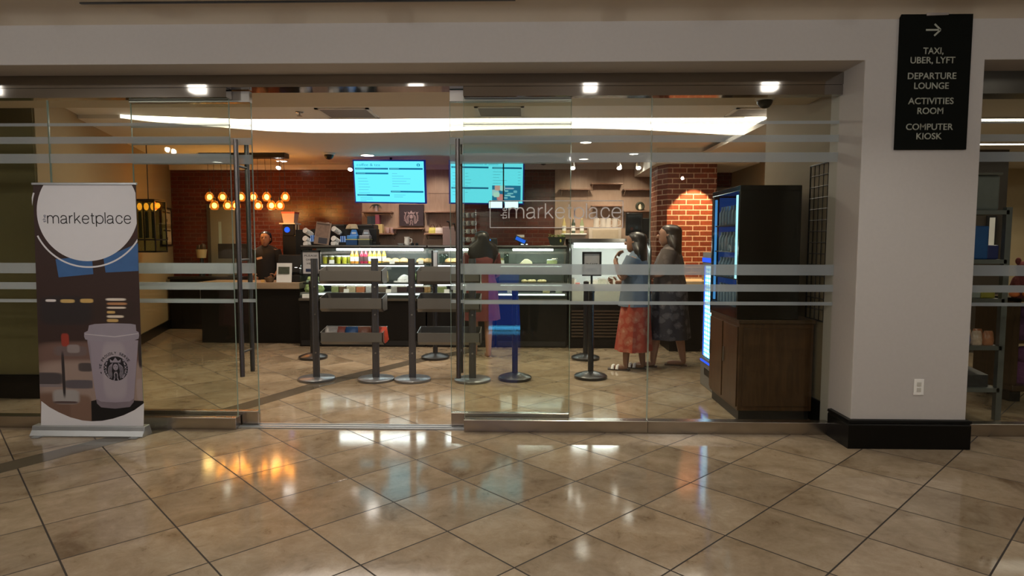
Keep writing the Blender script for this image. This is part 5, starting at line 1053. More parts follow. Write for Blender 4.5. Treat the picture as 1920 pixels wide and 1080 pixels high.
def mug(name, mt, h=.09, r=.035, hand=True):
    t = solo(name, mt, lambda b: (b.lathe([(r*.8, 0), (r, .01), (r, h), (r*.9, h), (r*.85, .012)]), b.tube([(r, 0, h*.85), (r*1.7, 0, h*.8), (r*1.7, 0, h*.3), (r, 0, h*.2)], .006) if hand else None), True); return t
for u, l in ((726, 'nearer the coffee boxes'), (735, 'at the shelf end')): put(mug('pink_mug', mat('pinkish_ceramic', (0.52, 0.36, 0.36), 0.4), .10, .042), (at(u, 437, 11.1).x, 11.1, at(u, 437.4, SHY).z), 'pinkish mug on the shelf, ' + l, 'mug', 'pinkish mugs')
def bag(label, u, c1, c2, s_=1.0, mh=0):
    t = thing('gift_bag', label, 'bag', (at(u, 437, 11.1).x, 11.1, at(u, 437.4, SHY).z), group='small bags on the shelf')
    MB().loft([(0, 0, 0, .07*s_, .04), (.05, 0, 0, .068*s_, .04), (.10, 0, 0, .055*s_, .02)], 14).build('bag_body', mat('bag_'+c1[0], c1[1], 0.6, var=0.15), t, w=False)
    MB().tube([(-.04*s_, 0, .09), (-.02*s_, 0, .15), (.02*s_, 0, .15), (.045*s_, 0, .09)], .008).build('bag_handle', mat('brown_handle', (0.10, 0.05, 0.035), 0.5), t, w=False)
bag('small yellow bag with dark handle on the shelf right of the plaque', 811, ('yellow', (0.60, 0.56, 0.14)), None); bag('white bag with dark handle on the shelf right of the plaque', 823, ('white', (0.66, 0.60, 0.60)), None, 1.1)
tw = thing('tap_tower', 'grey brewer box with two black tap handles beside the open door edge', 'drink tap', (-1.42, 11.0, 0.95))
a, b_ = at(830, 461, 10.95), at(856, 425, 10.95)
MB().box(a.x, 10.95, 0.95, b_.x, 11.22, b_.z).build('brewer_box', mat('grey_pink_panel', (0.24, 0.17, 0.17), 0.4), tw, bev=0.006)
for u, v in ((841, 416), (851, 420)): q = at(u, v, 10.93); MB().cyl((q.x-.03, 10.93, q.z+.01), (q.x+.02, 10.93, q.z), .016).cyl((q.x+.01, 10.94, q.z), (q.x+.02, 10.96, q.z-.13), .010).build('tap_handle', M_BLACK, tw, smooth=True)
# rack of hanging glass mugs that catch the light
rk = thing('glass_rack', 'slim wire rack of sparkling glasses against the brick by the second screen', 'glass rack', (-1.08, 10.95, 0.95))
b = MB()
for x in (-1.16, -0.90): b.cyl((x, 10.95, 0.95), (x, 10.95, 2.06), .005, n=6)
for z in (1.50, 1.64, 1.78, 1.92, 2.06): b.cyl((-1.16, 10.95, z), (-0.90, 10.95, z), .004, n=6)
b.build('wire_frame', mat('bright_wire', (0.65, 0.66, 0.72), 0.2, 0.9), rk)
gl0 = None; M_SPK = mat('sparkling_glass', (0.62, 0.68, 0.72), 0.04, 0.0, var=0.4, scale=60, emit=None, trans=0.3, spec=1.0)
for z in (1.50, 1.64, 1.78, 1.92):
    for x in (-1.12, -1.03, -0.94):
        o = mug('glass_mug', M_SPK, .08, .032) if gl0 is None else gl0.copy()
        if gl0 is None: gl0 = o
        else: COL.objects.link(o)
        o.location = (x, 10.92, z+.005); tag(o, 'sparkling glass mug on the slim wire rack against the brick', 'glass', 'glass mugs on the wire rack')
# far panels: pitchers on a white box, bottles, ornament
wb = thing('white_cabinet', 'white cabinet box on the back counter below the white pitchers', 'cabinet', (1.33, 11.0, 0.95))
a, b_ = at(1104.5, 446, 10.9), at(1165, 427.5, 10.9)
MB().box(a.x, 10.9, 0.95, b_.x, 11.22, b_.z).build('cabinet_body', mat('warm_white_laminate', (0.60, 0.52, 0.44), 0.5), wb, bev=0.004)
MB().box(a.x+.06, 10.894, 1.0, b_.x-.05, 10.9, b_.z-.03).build('cabinet_door', mat('cream_laminate', (0.52, 0.43, 0.33), 0.5), wb, bev=0.002)
zt_ = b_.z
for u, l in ((1118, 'nearest the seam'), (1130.5, 'second from the seam'), (1140, 'second from the column'), (1153, 'nearest the column')):
    o = solo('white_pitcher', mat('grey_white_ceramic', (0.62, 0.57, 0.54), 0.4), lambda b: b.lathe([(.045, 0), (.05, .02), (.046, .12), (.052, .165), (.046, .168), (.04, .12)]).tube([(.046, 0, .14), (.09, 0, .13), (.09, 0, .06), (.048, 0, .04)], .008), True)
    put(o, (at(u, 425, 11.0).x, 11.0, zt_+.001), 'tall pale pitcher on the white cabinet box, ' + l, 'pitcher', 'pale pitchers on the white cabinet')
wl_ = thing('white_sink_unit', 'white back counter unit with rounded edge under the syrup bottles', 'sink unit', (0.75, 10.9, 0.95))
a, b_ = at(1053, 441, 10.8), at(1100, 437.5, 10.8)
MB().box(a.x, 10.75, b_.z-.03, b_.x, 11.2, b_.z).build('sink_top', M_CUPW, wl_, bev=0.008); MB().box(a.x+.05, 10.80, 0.95, b_.x-.02, 11.2, b_.z-.03).build('sink_body', mat('pinkish_laminate', (0.48, 0.38, 0.34), 0.5), wl_)
for u, c, l in ((1057.5, (0.62, 0.48, 0.22), 'golden'), (1075, (0.05, 0.07, 0.05), 'dark green'), (1091, (0.30, 0.34, 0.20), 'olive')):
    o = bottle('syrup_bottle', mat('syrup_'+l.replace(' ', '_'), c, 0.15), mat('gold_pump', (0.7, 0.55, 0.3), 0.3), .26, .034); put(o, (at(u, 437, 10.95).x, 10.95, b_.z), l + ' syrup bottle with pump on the white back counter unit', 'bottle', 'syrup bottles')
orn = thing('round_ornament', 'dark wreath ornament holding a small pale figure on the shelf by the column', 'ornament', (at(1200, 395, 11.1).x, 11.1, at(1200, 394.8, SHY).z))
b = MB(); b.tube([(.058*math.sin(t), 0, .072+.058*math.cos(t)) for t in [2*PI*i/24 for i in range(25)]], .022, 8); b.build('wreath', mat('dark_wreath', (0.03, 0.035, 0.02), 0.6, bump=0.5), orn, w=False, smooth=True)
MB().lathe([(.025, .012), (.035, .03), (.02, .08), (.012, .10), (.014, .11), (.003, .125)], n=14).build('pale_figure', mat('cream_figure', (0.75, 0.70, 0.55), 0.5), orn, w=False, smooth=True)

# ================================================================== back right corner by the column
rc = thing('condiment_counter', 'pale wood topped counter in front of the brick column', 'counter', (2.3, 9.0, 0))
MB().box(1.95, 8.72, 0.0, 3.25, 9.33, 0.93).build('counter_body', M_DARK, rc, bev=0.004); MB().box(1.90, 8.66, 0.93, 3.28, 9.35, 0.975).build('counter_top', M_OAK, rc, bev=0.004)
ur = thing('coffee_urn', 'black coffee urn with silver lid on the counter right of the brick column', 'coffee urn', (2.80, 9.1, 0.975))
ux = at(1346, 440, 9.1).x
MB().lathe([(.10, 0.0), (.10, .08), (.085, .10), (.085, .62), (.07, .66)], (ux, 9.1, .975)).build('urn_body', M_BLACK, ur, smooth=True)
MB().lathe([(.06, .66), (.055, .70), (.015, .76), (.02, .80), (.005, .82)], (ux, 9.1, .975)).build('urn_lid', M_SATIN, ur, smooth=True)
MB().cyl((ux+.02, 9.02, 1.40), (ux+.02, 9.015, 1.60), .012).build('sight_glass', M_SATIN, ur); MB().cyl((ux+.02, 9.02, 1.22), (ux+.02, 8.94, 1.20), .014).build('urn_tap', M_SATIN, ur)
for u, l, m_ in ((1334.5, 'white', M_CUPW), (1332, 'dark', M_BLACKP)): pass
tag(MB().lathe([(.05, 0), (.06, .12), (.055, .12)], (ux-.17, 9.05, .976)).build('napkin_holder', M_SATIN, None, smooth=True), 'round silver napkin holder beside the coffee urn', 'napkin holder')
# wood cabinet with a chilled showcase on it, along the right wall
M_COOL = emis('cooler_glow', (0.10, 0.42, 1.0), 0.8); M_COOLW = emis('cooler_white_glow', (0.40, 0.80, 0.95), 1.6)
wcb = thing('wooden_cabinet', 'tall brown wooden side cabinet by the right glass pane', 'cabinet', (2.07, 5.75, 0))
MB().box(1.765, 5.30, 0.09, 2.38, 6.12, 0.83).build('cabinet_body', M_WOOD, wcb, bev=0.004); MB().box(1.755, 5.285, 0.83, 2.39, 6.13, 0.862).build('cabinet_top', M_WOODD, wcb, bev=0.004); MB().box(1.785, 5.33, 0, 2.37, 6.10, 0.09).build('cabinet_plinth', M_BLACK, wcb)
MB().box(1.80, 5.292, 0.13, 2.35, 5.30, 0.79).build('end_panel', M_WOOD, wcb, bev=0.003)
for y in (5.51, 5.92): d_ = MB().box(1.755, y-.19, 0.12, 1.765, y+.19, 0.80).build('cabinet_door', M_WOOD, wcb, bev=0.002); MB().cyl((1.745, y+.14, .45), (1.745, y+.14, .58), .006).build('door_pull', M_SATIN, d_)
cs = thing('counter_showcase', 'black glass fronted chilled showcase standing on the wooden cabinet', 'chilled showcase', (2.05, 5.7, 0.862))
b = MB().box(1.745, 5.31, .864, 2.25, 5.35, 1.93).box(1.745, 6.06, .864, 2.25, 6.10, 1.93).box(2.20, 5.35, .864, 2.25, 6.06, 1.93).box(1.745, 5.31, 1.93, 2.25, 6.10, 1.975).box(1.745, 5.35, .864, 2.20, 6.06, .96); b.build('showcase_shell', mat('dark_gloss_shell', (0.010, 0.008, 0.006), 0.16, var=0.2), cs, bev=0.004)
MB().box(1.738, 5.36, .96, 1.744, 6.05, 1.92).build('showcase_door', M_CGLASS, cs)
MB().box(1.747, 5.375, 1.20, 1.756, 5.41, 1.90).build('led_strip', M_COOLW, cs); MB().box(1.76, 6.03, .97, 1.775, 6.055, 1.90).build('led_strip', M_COOL, cs)
MB().box(1.80, 6.045, .97, 2.16, 6.056, 1.92).build('showcase_side_light', emis('showcase_side_glow', (0.04, 0.16, 0.75), 0.18), cs); MB().box(2.17, 5.36, .97, 2.20, 6.05, 1.92).build('showcase_back', mat('blue_liner', (0.03, 0.05, 0.12), 0.4), cs)
lamp('POINT', 'showcase_lamp', (1.90, 5.70, 1.75), 1.0, (0.35, 0.65, 1.0), size=0.05)
M_BTL = mat('blue_white_bottle', (0.16, 0.24, 0.36), 0.15, var=0.2)
def can(h=.17, r=.032): return solo('drink_bottle', M_BTL, lambda b: b.lathe([(r, 0), (r, h*.65), (r*.45, h*.85), (r*.45, h)], n=12), True)
src = None
for zi, z in enumerate((.961, 1.20, 1.43, 1.66)):
    if zi: MB().box(1.76, 5.36, z-.012, 2.17, 6.05, z-.002).build('showcase_shelf', M_BLACK, cs)
    for yi in range(7):
        o = can() if src is None else src.copy()
        if src is None: src = o
        else: COL.objects.link(o)
        o.location = (1.81, 5.45+.088*yi, z); tag(o, 'pale blue drink bottle in the front row of the chilled showcase', 'bottle', 'bottles in the chilled showcase')
M_DOTS, _n, _o = new_mat('led_dot_glow'); _t = N(_n, 'ShaderNodeTexCoord'); _s = N(_n, 'ShaderNodeSeparateXYZ'); _n.links.new(_t.outputs['Object'], _s.inputs[0])
def _c(sock, k): return math_node(_n, 'SUBTRACT', math_node(_n, 'FRACT', math_node(_n, 'MULTIPLY', sock, k)), 0.5)
_d = math_node(_n, 'ADD', math_node(_n, 'POWER', math_node(_n, 'ABSOLUTE', _c(_s.outputs[1], 13.3)), 2.0), math_node(_n, 'POWER', math_node(_n, 'ABSOLUTE', _c(_s.outputs[2], 22.0)), 2.0))
_e = N(_n, 'ShaderNodeEmission'); _n.links.new(ramp(_n, _d, [(0.0, (0.85, 1.0, 1.0)), (0.08, (0.75, 0.97, 1.0)), (0.16, (0.22, 0.62, 1.0)), (0.35, (0.10, 0.42, 1.0))]), _e.inputs[0]); _e.inputs[1].default_value = 3.2; _n.links.new(_e.outputs[0], _o.inputs[0])
sl = thing('slim_cooler', 'slim grey drinks cooler with bright blue white lit glass door', 'drinks cooler', (2.1, 6.45, 0))
b = MB().box(1.845, 6.15, 0.0, 2.40, 6.75, 0.30).box(1.86, 6.15, .30, 2.40, 6.19, 1.30).box(1.86, 6.71, .30, 2.40, 6.75, 1.30).box(2.35, 6.19, .30, 2.40, 6.71, 1.30).box(1.845, 6.15, 1.27, 2.40, 6.75, 1.40); b.build('cooler_shell', mat('grey_cooler_shell', (0.16, 0.155, 0.15), 0.4, var=0.05), sl, bev=0.006)
MB().box(1.838, 6.16, .30, 1.846, 6.74, 1.27).build('cooler_door', M_CGLASS, sl)
MB().box(1.838, 6.16, 1.30, 1.844, 6.74, 1.345).build('cooler_header', emis('cooler_header_blue', (0.03, 0.10, 1.0), 1.4), sl); MB().box(1.838, 6.16, .255, 1.844, 6.74, .275).build('cooler_footer', emis('cooler_header_blue', (0.03, 0.10, 1.0), 1.4), sl)
for y in (6.20, 6.68): MB().box(1.852, y, .32, 1.866, y+.022, 1.26).build('led_strip', emis('cooler_edge_blue', (0.02, 0.12, 1.0), 3.0), sl)
MB().box(1.848, 6.42, .32, 1.856, 6.64, 1.26).build('led_light_panel', M_DOTS, sl); MB().box(2.30, 6.20, .31, 2.34, 6.70, 1.26).build('cooler_back', emis('cooler_back_glow', (0.45, 0.80, 1.0), 1.6), sl); MB().box(1.875, 6.695, .31, 2.30, 6.708, 1.26).build('cooler_side_light', emis('cooler_side_glow', (0.25, 0.62, 1.0), 2.2), sl)
MB().box(1.842, 6.30, .13, 1.846, 6.60, .20).build('cooler_vent', M_BLACK, sl)
src = None
for zi in range(6):
    z = .312+.158*zi
    if zi: MB().box(1.875, 6.20, z-.010, 2.30, 6.70, z-.003).build('cooler_shelf', M_SHELF, sl)
    for yi in range(6):
        o = solo('drink_can', mat('bright_can', (0.85, 0.95, 0.98), 0.2, var=0.15), lambda b: b.lathe([(.026, 0), (.032, .008), (.032, .11), (.026, .122)], n=12), True) if src is None else src.copy()
        if src is None: src = o
        else: COL.objects.link(o)
        o.location = (1.885, 6.255+.078*yi, z); tag(o, 'pale drink can in the front row of the slim lit cooler', 'can', 'cans in the slim lit cooler')
lamp('POINT', 'cooler_lamp', (1.90, 6.215, 1.22), 20, (0.5, 0.85, 1.0), size=.03); lamp('POINT', 'cooler_lamp', (1.90, 6.215, .70), 20, (0.5, 0.85, 1.0), size=.03)
# black wire grid panel on the right wall
gd = thing('wire_grid_panel', 'black wire grid panel on the wall inside the far right pane', 'grid panel', (2.41, 5.27, 0.86))
b = MB()
GY0, GY1, GZ0, GZ1 = 5.12, 5.52, .86, 2.15
for i in range(6): y = GY0+(GY1-GY0)*i/5; b.cyl((2.405, y, GZ0), (2.405, y, GZ1), .004 if 0 < i < 5 else .007, n=6)
for i in range(15): z = GZ0+(GZ1-GZ0)*i/14; b.cyl((2.405, GY0, z), (2.405, GY1, z), .004 if 0 < i < 14 else .007, n=6)
b.build('wire_grid', M_BLACK, gd)

# ================================================================== queue racks and stanchions
M_POST = mat('dark_grey_post', (0.12, 0.12, 0.13), 0.3, 0.7, var=0.1); M_BIN = mat('grey_acrylic_bin', (0.135, 0.13, 0.122), 0.28, var=0.05); M_DISC = mat('blue_grey_disc', (0.20, 0.21, 0.23), 0.3, 0.6, var=0.1)
QY = 6.79
def qrack(label, xa, xb):
    t = thing('queue_rack', label, 'display rack', ((xa+xb)/2, QY, 0), group='queue racks with grey bins')
    for x in (xa, xb):
        d = MB().lathe([(.194, 0), (.197, .006), (.197, .024), (.190, .030), (.0, .032)], (x, QY, 0), 40).build('disc_base', M_DISC, t, smooth=True)
        p_ = MB().box(x-.026, QY-.010, .03, x+.026, QY+.010, 1.325).cyl((x-.026, QY, .03), (x-.026, QY, 1.325), .013).cyl((x+.026, QY, .03), (x+.026, QY, 1.325), .013).build('rack_post', M_POST, t, smooth=True)
        for z in (.30, .72, 1.02): MB().cyl((x, QY-.02, z), (x, QY-.008, z), .009, n=10).build('post_bolt', M_SATIN, p_)
    for z0, z1 in ((1.045, 1.215), (.745, .918), (.385, .545)):
        y0, y1, th = QY-.03, QY+.22, .008
        w0, w1 = xa+.055, xb+.085
        b = MB()
        b.prof_x([(y0, z0+.04), (y0, z1-.02), (y0+th, z1-.02), (y0+th, z0+.045), (y0+.075, z0+th), (y1-th, z0+th), (y1-th, z1+.02), (y1, z1+.02), (y1, z0), (y0+.07, z0)], w0, w1)
        sd = [(y0, z0+.04), (y0, z1-.02), (y1, z1+.02), (y1, z0), (y0+.07, z0)]
        b.prof_x(sd, w0, w0+th).prof_x(sd, w1-th, w1)
        b.build('rack_bin', M_BIN, t)
    return t
qrack('queue rack nearer the reception desk, snack bags in its bottom bin', -2.306, -1.652)
qrack('queue rack behind the pull bar of the open glass door', -1.252, -0.598)
def chipbag(c, nm):
    return solo('snack_bag', mat('bag_print_'+nm, c, 0.3, var=0.4, scale=30), lambda b: b.loft([(0, 0, 0, .05, .02), (.03, 0, 0, .075, .04), (.10, 0, 0, .07, .035), (.135, 0, 0, .06, .008)], 16, lambda i, a: .06*math.sin(5*a+2*i)), True)
for x, c, nm, y in ((-2.14, (0.62, 0.60, 0.60), 'white', .07), (-2.05, (0.45, 0.10, 0.07), 'red', .09), (-1.92, (0.03, 0.14, 0.42), 'blue', .07), (-1.80, (0.40, 0.16, 0.10), 'brown', .09), (-1.615, (0.75, 0.10, 0.06), 'bright red', .07)):
    o = chipbag(c, nm); put(o, (x, QY+y, .395), '%s snack bag standing in the bottom bin of the queue rack' % nm, 'snack bag', 'snack bags in the queue rack', .2)
    o.scale = (1.15, 1, 1.35)
def stanchion(label, x, y, sign=None, h=1.0, edge=False, lines=()):
    t = thing('stanchion', label, 'stanchion', (x, y, 0), group='black stanchions')
    MB().lathe([(.178, 0), (.182, .008), (.182, .030), (.172, .038), (.08, .068), (.034, .078), (0, .078)], (x, y, 0), 36).build('cone_base', M_BLACKP, t, smooth=True)
    MB().lathe([(.032, .07), (.032, h-.06), (.0, h-.06)], (x, y, 0), 20).build('post_tube', mat('black_tube', (0.013, 0.014, 0.017), 0.25, var=0.1), t, smooth=True)
    MB().lathe([(.036, h-.07), (.036, h), (.02, h+.012), (0, h+.012)], (x, y, 0), 20).build('belt_head', M_BLACK, t, smooth=True)
    if sign:
        z0, z1, w_ = sign; rz = math.radians(84) if edge else 0
        b = MB().cyl((x, y, h), (x, y, z0+.02), .012); b.build('sign_stem', M_BLACK, t)
        f = bpy.data.objects.new('sign_frame', None)
        b = MB(); hw = w_/2
        for q in ((-hw, z0, hw, z0+.022), (-hw, z1-.022, hw, z1), (-hw, z0, -hw+.022, z1), (hw-.022, z0, hw, z1)): b.box(q[0], -.012, q[1], q[2], .010, q[3])
        fo = b.build('sign_frame', M_BLACK, t, w=False); fo.rotation_euler = (0, 0, rz)
        so = MB().box(-hw+.02, -.006, z0+.02, hw-.02, .004, z1-.02).build('sign_sheet', mat('grey_white_sheet', (0.42, 0.41, 0.43), 0.5), fo, w=False)
        for s, zz, k in lines:
            lettering('sign_lettering', s, M_INK, fo, -hw*k, hw*k, zz, -.0075, w=False, cap=.026)
        MB().box(-hw*.55, -.0075, z0+.045, hw*.55, -.0062, z0+.085).build('sign_block', mat('navy_print', (0.01, 0.02, 0.06), 0.5), fo, w=False)
    return t
stanchion('black stanchion with PLEASE ORDER HERE sign in front of the long pastry case', -2.775, 8.05, (1.075, 1.395, .25), lines=(('PLEASE', 1.315, .66), ('ORDER', 1.265, .5), ('HERE', 1.215, .4)))
stanchion('black stanchion with its sign frame turned edge-on before the gap of the pastry cases', -1.195, 8.10, (1.075, 1.395, .25), edge=True)
stanchion('plain black stanchion beside the queue rack with blue reflections', -0.14, 6.88)
stanchion('black stanchion with framed sign in front of the open chilled case', 0.70, 6.98, (1.135, 1.40, .21), h=1.02, lines=(('PLEASE', 1.25, .62),))
stanchion('plain black stanchion just behind the one with the framed sign by the chilled case', 0.745, 8.12)

# ================================================================== the neighbouring shop seen past the pillar
st = thing('grey_shop_rack', 'grey metal shop rack past the white pillar', 'shop rack', (4.2, 5.55, 0))
RX, RY = at(1872, 700, 5.42).x, 5.42
M_RK = mat('grey_rack_paint', (0.16, 0.17, 0.17), 0.4, 0.3)
for x in (RX-1.0, RX):
    for y in (RY, RY+.45): MB().box(x-.024, y-.022, 0, x+.024, y+.022, 1.80).build('rack_post', M_RK, st)
for z in (.24, .60, 1.00, 1.33, 1.74): MB().box(RX-1.0, RY-.022, z, RX, RY+.47, z+.035).build('rack_shelf', M_RK, st)
def sx_at(u, y=5.6): return at(u, 500, y).x
for x, z, w_, h_, c, l in ((RX-.20, 1.366, .16, .28, (0.01, 0.10, 0.35), 'blue bag hanging over the upper shelf'), (RX-.08, 1.366, .10, .12, (0.02, 0.03, 0.16), 'navy carton on the upper shelf'), (RX-.24, 1.036, .16, .10, (0.30, 0.32, 0.30), 'pale grey carton on the second shelf'), (RX-.10, 1.036, .12, .09, (0.32, 0.28, 0.04), 'olive yellow pack on the second shelf'), (RX-.11, .93, .12, .06, (0.015, 0.02, 0.06), 'dark navy box on the second shelf')):
    if z < 1.0: z = 1.036; x = RX-.40
    tag(MB().box(x-w_/2, 5.45, z, x+w_/2, 5.62, z+h_).build('stock_box', mat('stock_'+l.split(' ')[0]+l.split(' ')[1], c, 0.4, var=0.2), None, bev=0.01), l + ' of the grey shop rack', 'stock box', 'boxes on the grey shop rack')
jr = thing('clear_storage_tub', 'clear grey plastic tub on top of the grey shop rack', 'tub', (RX-.18, 5.62, 1.776))
MB().box(RX-.30, 5.46, 1.776, RX-.04, 5.80, 2.07).build('tub_body', mat('grey_clear_plastic', (0.22, 0.24, 0.24), 0.25), jr, bev=0.02); MB().box(RX-.31, 5.45, 2.07, RX-.03, 5.81, 2.09).build('tub_lid', mat('grey_lid', (0.28, 0.29, 0.28), 0.4), jr, bev=0.005)
Rr = random.Random(12)
k_ = 0
for row, (y, z) in enumerate(((5.47, .636), (5.60, .636))):
    for i in range(5):
        c = [(0.35, 0.10, 0.05), (0.5, 0.22, 0.08), (0.10, 0.12, 0.35), (0.6, 0.45, 0.36), (0.4, 0.16, 0.08)][i]
        o = solo('sweet_pack', mat('sweet_pack_%d' % i, c, 0.25, var=0.4, scale=50), lambda b: b.loft([(0, 0, 0, .045, .03), (.04, 0, 0, .05, .035), (.10, 0, 0, .04, .02), (.12, 0, 0, .035, .006)], 12, lambda i_, a: .08*math.sin(4*a+i_)), True)
        put(o, (RX-.46+.098*i, y, z), 'shiny small sweet pack among those on the middle shelf of the grey rack', 'sweet pack', 'sweet packs on the grey rack')
for y, l in ((6.5, ''),):
    pass
# wooden stand with plush toys
pw = thing('plush_stand', 'dark wooden stand of plush toys at the right edge', 'toy stand', (4.75, 6.0, 0))
PX0 = at(1893, 600, 6.1).x
MB().box(PX0, 6.02, 0.10, PX0+1.1, 6.60, .16).build('stand_base', M_WOODD, pw, bev=0.01)
for x in (PX0+.06, PX0+1.0): MB().box(x-.05, 6.06, 0, x+.05, 6.16, .10).box(x-.05, 6.46, 0, x+.05, 6.56, .10).build('stand_foot', M_BLACK, pw)
MB().box(PX0+.0, 6.05, .16, PX0+.06, 6.56, .98).box(PX0, 6.05, .95, PX0+1.05, 6.56, .98).build('stand_side', M_WOODD, pw)
def plush(c, nm):
    t = bpy.data.objects.new('plush_toy', None); COL.objects.link(t); m_ = mat('plush_'+nm, c, 0.95, var=0.4, scale=70, bump=0.6)
    MB().loft([(0, 0, 0, .10, .09), (.08, 0, 0, .13, .11), (.18, 0, 0, .10, .09), (.22, 0, 0, .06, .06)], 18).build('plush_body', m_, t, w=False, smooth=True)
    MB().ell((0, -.02, .27), (.095, .09, .085), 14, 8).build('plush_head', m_, t, w=False, smooth=True)
    for s in (-1, 1): MB().ell((s*.07, 0, .35), (.03, .015, .035), 8, 6).build('plush_ear', m_, t, w=False, smooth=True); MB().ell((s*.11, -.04, .14), (.035, .04, .07), 8, 6).build('plush_arm', m_, t, w=False, smooth=True)
    return t
for i, (dx, z, c, nm, l) in enumerate(((.20, .161, (0.16, 0.05, 0.14), 'plum', 'plum plush toy low on the dark wooden stand'), (.48, .161, (0.20, 0.03, 0.09), 'wine', 'wine red plush toy low on the dark wooden stand'), (.18, .981, (0.22, 0.05, 0.05), 'brick', 'brick red plush toy on top of the dark wooden stand'), (.46, .981, (0.14, 0.05, 0.10), 'mauve', 'mauve plush toy on top of the dark wooden stand'), (.20, .581, (0.13, 0.05, 0.13), 'violet', 'violet plush toy in the middle of the dark wooden stand'), (.48, .581, (0.2, 0.06, 0.12), 'rose', 'rose plush toy in the middle of the dark wooden stand'))):
    put(plush(c, nm), (PX0+dx, 6.18, z), l, 'plush toy', 'plush toys on the wooden stand')
MB().box(PX0+.06, 6.08, .55, PX0+1.05, 6.55, .58).build('stand_shelf', M_WOODD, pw)
for i in range(4):
    tag(MB().ell((PX0+.03+.12*i, 6.1, 1.02+.30*(i > 0)*0), (.05, .03, .03), 10, 6).build('orange_packet', mat('shiny_orange_wrap', (0.75, 0.20, 0.06), 0.2, var=0.3), None, smooth=True), 'shiny orange packet on top of the plush stand', 'packet', 'orange packets on the plush stand')
sh = tag(MB().prof_x([(5.45, .276), (5.80, .276), (5.80, .42), (5.45, .38)], RX-.42, RX-.06).build('shoe_box', mat('dark_patterned_box', (0.035, 0.035, 0.04), 0.4, var=0.6, scale=25), None, bev=0.004), 'dark patterned box on the lowest shelf of the grey shop rack', 'box')
for y, z, w_, l in ((6.6, 2.73, .07, 'nearer bright linear ceiling light of the neighbouring shop'), (8.2, 2.73, .05, 'farther bright linear ceiling light of the neighbouring shop')):
    t = thing('linear_light', l, 'ceiling light', (6, y, 2.74)); MB().box(3.6, y-w_, 2.735, 9.2, y+w_, 2.749).build('light_body', M_VENTW, t); MB().box(3.62, y-w_*.8, 2.731, 9.18, y+w_*.8, 2.735).build('light_lens', emis('linear_lens_glow', (1, .93, .82), 6.0), t)
wf = thing('white_framed_print', 'small white print in a dark frame on the beige wall of the neighbouring shop', 'picture frame', (at(1862, 440, 8.7).x, 8.77, 1.3))
a, b_ = at(1853, 460, 8.75), at(1866, 408, 8.75)
MB().box(a.x-.03, 8.75, a.z-.03, b_.x+.03, 8.775, b_.z+.03).build('frame_bars', M_BLACK, wf); MB().box(a.x, 8.745, a.z, b_.x, 8.75, b_.z).build('print_sheet', M_PAPER, wf)

# ================================================================== people
def skin_mesh(nodes, edges, root):
    """grow one continuous surface over a joint skeleton: nodes {name: (point, radius)}"""
    names = list(nodes); me = bpy.data.meshes.new('s')
    me.from_pydata([nodes[n][0] for n in names], [(names.index(a), names.index(b)) for a, b in edges], [])
    o = bpy.data.objects.new('s', me); COL.objects.link(o)
    md = o.modifiers.new('k', 'SKIN'); md.use_smooth_shade = True
    for i, n in enumerate(names):
        r = nodes[n][1]; r = r if isinstance(r, tuple) else (r, r)
        me.skin_vertices[0].data[i].radius = r; me.skin_vertices[0].data[i].use_root = (n == root)
    sb = o.modifiers.new('b', 'SUBSURF'); sb.levels = 1; sb.render_levels = 1
    dg = bpy.context.evaluated_depsgraph_get(); dg.update()
    r = bpy.data.meshes.new_from_object(o.evaluated_get(dg)); bpy.data.objects.remove(o)
    vs = [tuple(v.co) for v in r.vertices]; fs = [tuple(p.vertices) for p in r.polygons]; bpy.data.meshes.remove(r)
    return vs, fs
M_HAIR = mat('black_hair', (0.010, 0.007, 0.006), 0.38, var=0.4, scale=60)
M_HAIRB = mat('dark_brown_hair', (0.028, 0.016, 0.011), 0.38, var=0.4, scale=60)
M_EYE = mat('eye_dark', (0.01, 0.008, 0.008), 0.2); M_LIP = mat('lip_rose', (0.25, 0.08, 0.07), 0.5)
